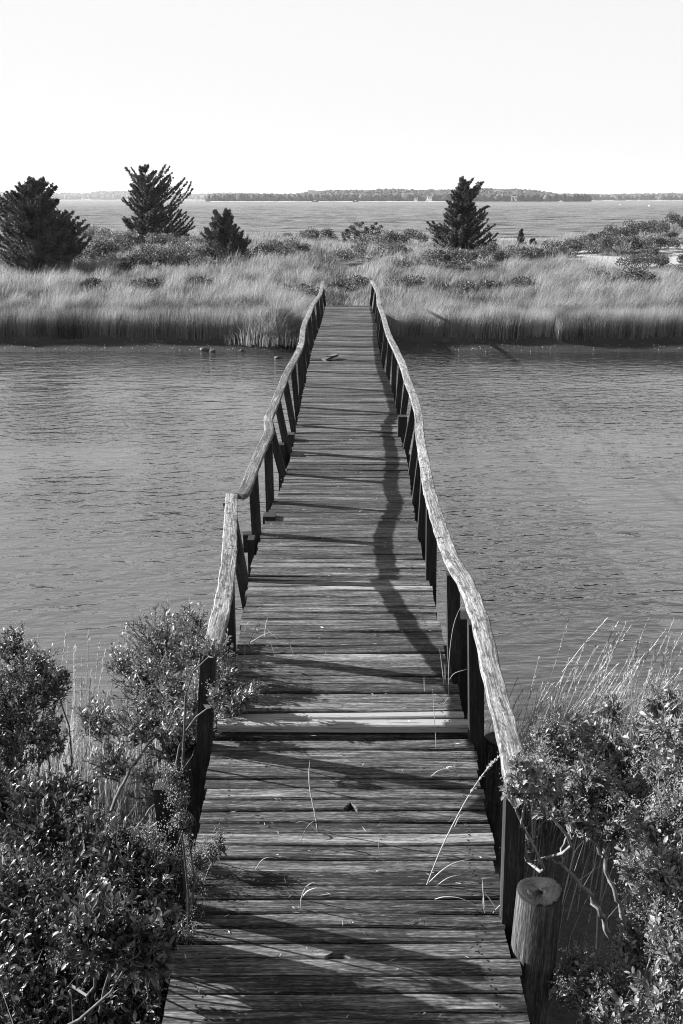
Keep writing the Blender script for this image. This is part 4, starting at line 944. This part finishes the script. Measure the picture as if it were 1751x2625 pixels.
bush('sea_blite', 'fine-leaved plant spilling onto the deck boards at lower left', (400, 2600, 2.9),
     [(450, 2200, 3.5, .07), (395, 2215, 2.78, .10), (488, 2262, 3.17, .055), (430, 2300, 3.25, .12), (500, 2212, 3.28, .035), (452, 2040, 2.93, .045), (470, 2115, 2.93, .045), (440, 2000, 2.95, .03), (545, 2190, 3.24, .03), (562, 2165, 3.28, .025), (480, 2350, 3.02, .07), (385, 2380, 2.68, .10), (450, 2440, 2.9, .10), (430, 2530, 2.82, .11), (380, 2180, 3.4, .10)], 304, leaf=.018, dens=2.6, flower=.55, slim=.22, up=1.1, tone0=.36, stem_r=.006, bark=M_DBARK)
bush('groundsel_bush', 'round sunlit bush covering the near end of the right hand rail', (1610, 2420, 3.15),
     [(1385, 1960, 3.6, .15), (1455, 1915, 3.7, .16), (1350, 2020, 3.45, .10), (1530, 1930, 3.65, .18), (1610, 1950, 3.55, .20), (1562, 1830, 3.7, .07), (1500, 2020, 3.45, .18), (1630, 2050, 3.4, .20), (1420, 2050, 3.4, .12), (1350, 1990, 2.86, .07), (1325, 2058, 2.9, .04), (1385, 2020, 2.95, .08), (1330, 2170, 3.2, .045), (1560, 2120, 3.3, .14), (1480, 2110, 3.3, .09), (1660, 1900, 3.6, .12), (1400, 1885, 3.7, .07)], 305,
     limbs=[[(1610, 2420, 3.15, .018), (1560, 2400, 3.12, .016), (1540, 2340, 3.12, .014), (1500, 2280, 3.14, .012), (1440, 2215, 3.18, .008), (1400, 2200, 3.2, .005), (1352, 2207, 3.2, .003)], [(1440, 2215, 3.18, .007), (1450, 2150, 3.25, .006), (1465, 2120, 3.3, .004)], [(1610, 2420, 3.15, .014), (1580, 2300, 3.2, .012), (1545, 2200, 3.25, .010), (1500, 2130, 3.3, .008)], [(1545, 2200, 3.25, .008), (1580, 2080, 3.4, .007), (1560, 1980, 3.55, .005)]], tone0=.6)
bush('groundsel_bush', 'tall pale-flowered bush running down the right edge', (1735, 2560, 2.8),
     [(1700, 1815, 3.3, .09), (1745, 1880, 3.2, .14), (1715, 1970, 3.2, .11), (1755, 2060, 3.05, .16), (1700, 2130, 3.05, .13), (1660, 2230, 3.0, .12), (1740, 2240, 2.9, .16), (1700, 2340, 2.85, .15), (1750, 2430, 2.7, .16), (1650, 2400, 2.85, .08)], 306, leaf=.036, flower=1.1, tone0=.62,
     limbs=[[(1735, 2560, 2.8, .016), (1700, 2440, 2.85, .012), (1640, 2330, 2.95, .009), (1610, 2250, 3.0, .006)], [(1700, 2440, 2.85, .010), (1740, 2200, 3.0, .008), (1720, 1960, 3.2, .005)]])
bush('groundsel_bush', 'low twiggy bush with thick dark stems at the bottom right corner', (1690, 2760, 2.55),
     [(1480, 2480, 2.85, .09), (1500, 2540, 2.75, .11), (1580, 2530, 2.75, .12), (1680, 2540, 2.65, .12), (1730, 2600, 2.55, .13), (1560, 2620, 2.65, .10), (1455, 2545, 2.75, .05), (1640, 2450, 2.8, .10)], 307, leaf=.032, flower=.6, tone0=.5,
     limbs=[[(1690, 2760, 2.55, .03), (1620, 2620, 2.65, .026), (1560, 2540, 2.7, .018), (1510, 2500, 2.8, .008)]])

# ------------------------------------------------------------------ grass growing through the deck, loose board
def sprig(label, lines, wid=.005, head=()):
    """blades as pixel polylines; the first point of the first line stands on the deck, every blade hangs in the plane through its own foot"""
    foot = lines[0][0]; Y0 = depth_on_deck(foot[1]); f0 = at(foot[0], foot[1], Y0)
    e = empty('grass_sprig', f0); tag(e, label, 'grass', 'grass sprigs growing through the deck'); rg = np.random.default_rng(int(foot[0] * 7 + foot[1]))
    for k, ln in enumerate(lines):
        Y = min(depth_on_deck(max(q[1] for q in ln)), Y0 + .05)
        pts = [np.array(at(q[0], q[1], Y)) for q in ln]; pts = np.array(pts); n = len(pts)
        tt = np.linspace(0, n - 1, 5 * n); P = np.empty((len(tt), 3))
        for a in range(3):                                # smooth through the points
            cc = pts[:, a]; i = np.minimum(tt.astype(int), n - 2); f = tt - i; m = np.gradient(cc) if n > 2 else np.full(n, cc[1] - cc[0])
            P[:, a] = (2 * f**3 - 3 * f**2 + 1) * cc[i] + (f**3 - 2 * f**2 + f) * m[i] + (-2 * f**3 + 3 * f**2) * cc[i + 1] + (f**3 - f**2) * m[i + 1]
        P[:, 1] += np.linspace(0, .05, len(P)) * rg.uniform(-1, 1)
        ww = wid * np.interp(np.linspace(0, 1, len(P)), [0, .3, .8, 1], [.8, 1, .7, .15])
        v, t = tubes([(P, ww * .36)], 4)
        link('blade', tri_mesh('blade', v, t, np.full(len(v), min(1, .60 + .2 * rg.standard_normal()))), M_REED, e)
        if k in head:
            m = 130; i = (len(P) * .55 + rg.random(m) * len(P) * .44).astype(int); D = unit(P[-1] - P[len(P) // 2])
            Vv, Tt = rhombs(P[i], np.tile(D, (m, 1)) + .3 * rg.standard_normal((m, 3)), np.full(m, .016), np.full(m, .0035), rg)
            link('seed_head', tri_mesh('seed_head', Vv, Tt, np.full(len(Vv), .9)), M_REED, e)['kind'] = 'stuff'
sprig('sprig of bent grass on the deck right of the bush at the left hand rail', [[(637, 1655), (650, 1620), (672, 1578)], [(640, 1648), (668, 1628), (694, 1613)], [(678, 1632), (682, 1600), (686, 1586)], [(712, 1638), (695, 1628), (683, 1620)], [(628, 1680), (627, 1655), (630, 1635)], [(704, 1680), (698, 1665), (690, 1650)], [(752, 1675), (745, 1652), (738, 1637)], [(650, 1690), (670, 1680), (688, 1667)]], .006)
sprig('tall grass blade with two drooping leaves in the middle of the near deck', [[(815, 2133), (806, 2080), (795, 2030), (792, 1990), (794, 1956)], [(815, 2133), (812, 2108), (802, 2104), (785, 2120), (768, 2160)], [(815, 2133), (795, 2110), (775, 2101), (758, 2101)]], .009)
sprig('single hooped grass blade near the left edge of the deck', [[(565, 2210), (557, 2185), (560, 2165), (572, 2160), (580, 2163)]], .007)
sprig('hooped pair of grass blades left of the middle of the near deck', [[(773, 2330), (772, 2305), (785, 2272), (805, 2260), (818, 2266)], [(774, 2300), (790, 2280), (812, 2268)]], .007)
sprig('thin arched grass blade by a knot left of the middle of the deck', [[(655, 2228), (672, 2205), (692, 2198), (712, 2203)]], .005)
sprig('long leaning grass stalk with seed head reaching to the right hand rail', [[(1094, 2268), (1130, 2180), (1170, 2100), (1210, 2030), (1250, 1975), (1288, 1938)], [(1094, 2268), (1130, 2238), (1165, 2220), (1210, 2212)], [(1165, 2120), (1180, 2100), (1203, 2093)], [(1120, 2270), (1150, 2257), (1184, 2255)]], .008, (0,))
sprig('low arched grass blade on the deck in front of the near right post', [[(1115, 2305), (1140, 2294), (1180, 2293), (1230, 2312)], [(1243, 2340), (1237, 2310), (1234, 2285)], [(1243, 2340), (1241, 2300), (1240, 2270)], [(1270, 2325), (1255, 2305), (1243, 2290)]], .005)
sprig('curved grass blade in the gap between the deck and the near round pile', [[(1264, 2340), (1280, 2318), (1300, 2306), (1315, 2302)]], .005)
sprig('seeding grass spike lying over the diagonal shadow right of the middle', [[(1106, 1990), (1122, 1976), (1150, 1966), (1180, 1959)]], .007, (0,))
sprig('tall thin grass stalks at the right edge of the deck beyond the step', [[(1150, 1782), (1150, 1720), (1155, 1650), (1166, 1590), (1190, 1535)], [(1138, 1755), (1134, 1715), (1128, 1668)], [(1141, 1750), (1141, 1725), (1140, 1700)], [(1150, 1745), (1165, 1722), (1195, 1708)]], .005)
sprig('thin upright grass stalk rising from the landing boards at right', [[(1118, 1918), (1116, 1870), (1113, 1820), (1110, 1770)], [(1088, 1772), (1088, 1740)], [(1137, 1805), (1145, 1790), (1152, 1780)]], .004)
sprig('small curved grass blade on the boards right of the hooped pair', [[(990, 2218), (975, 2195), (972, 2170), (978, 2160)]], .004)
# loose scrap of board lying on the deck
Y = depth_on_deck(923); c = at(846, 923, Y); V, F, GC, TN = [], [], [], []
z = deck_z(Y) + .045
board(V, F, GC, TN, Vector((c.x - .10, Y - .12, z - .002)), Vector((c.x + .10, Y + .16, z + .04)), Vector((.62, -.78, 0)).normalized(), Vector((0, -.05, 1)).normalized(), .13, .035, 3, .6)
tag(link('board_scrap', poly_mesh('board_scrap', V, F, {'gc': ('FLOAT_VECTOR', np.array(GC)), 'tone': ('FLOAT', TN)}), M_DECK), 'loose scrap of board lying on the far part of the deck', 'board')

# ------------------------------------------------------------------ litter on the boards
rg = np.random.default_rng(91); n = 420; y = 2.3 + 9 * rg.random(n) ** 1.6; x = rg.uniform(-.57, .57, n); P = np.stack([x, y, [deck_z(v) + .006 for v in y]], 1)
a = rg.uniform(0, 2 * np.pi, n); D = np.stack([np.cos(a), np.sin(a) * .6, rg.uniform(0, .25, n)], 1); Vv, Tt = rhombs(P, D, rg.uniform(.008, .035, n), rg.uniform(.002, .007, n), rg)
tag(link('leaf_litter', tri_mesh('leaf_litter', Vv, Tt, np.repeat(rg.random(n), 4)), M_REED), kind='stuff')
# ------------------------------------------------------------------ air over the bay
V = [(x, y, z) for z in (-4.0, 46.0) for (x, y) in ((-2650, -40), (2650, -40), (2650, 3560), (-2650, 3560))]
me = poly_mesh('haze', V, [(3, 2, 1, 0), (4, 5, 6, 7), (0, 1, 5, 4), (1, 2, 6, 5), (2, 3, 7, 6), (3, 0, 4, 7)])
m, n, o = mat('thin_haze'); pv = n.nodes.new('ShaderNodeVolumePrincipled')
pv.inputs['Color'].default_value = (.9, .9, .9, 1); pv.inputs['Density'].default_value = .0001; pv.inputs['Anisotropy'].default_value = .3
n.links.new(pv.outputs[0], o.inputs['Volume'])
tag(link('haze', me, m), kind='stuff')
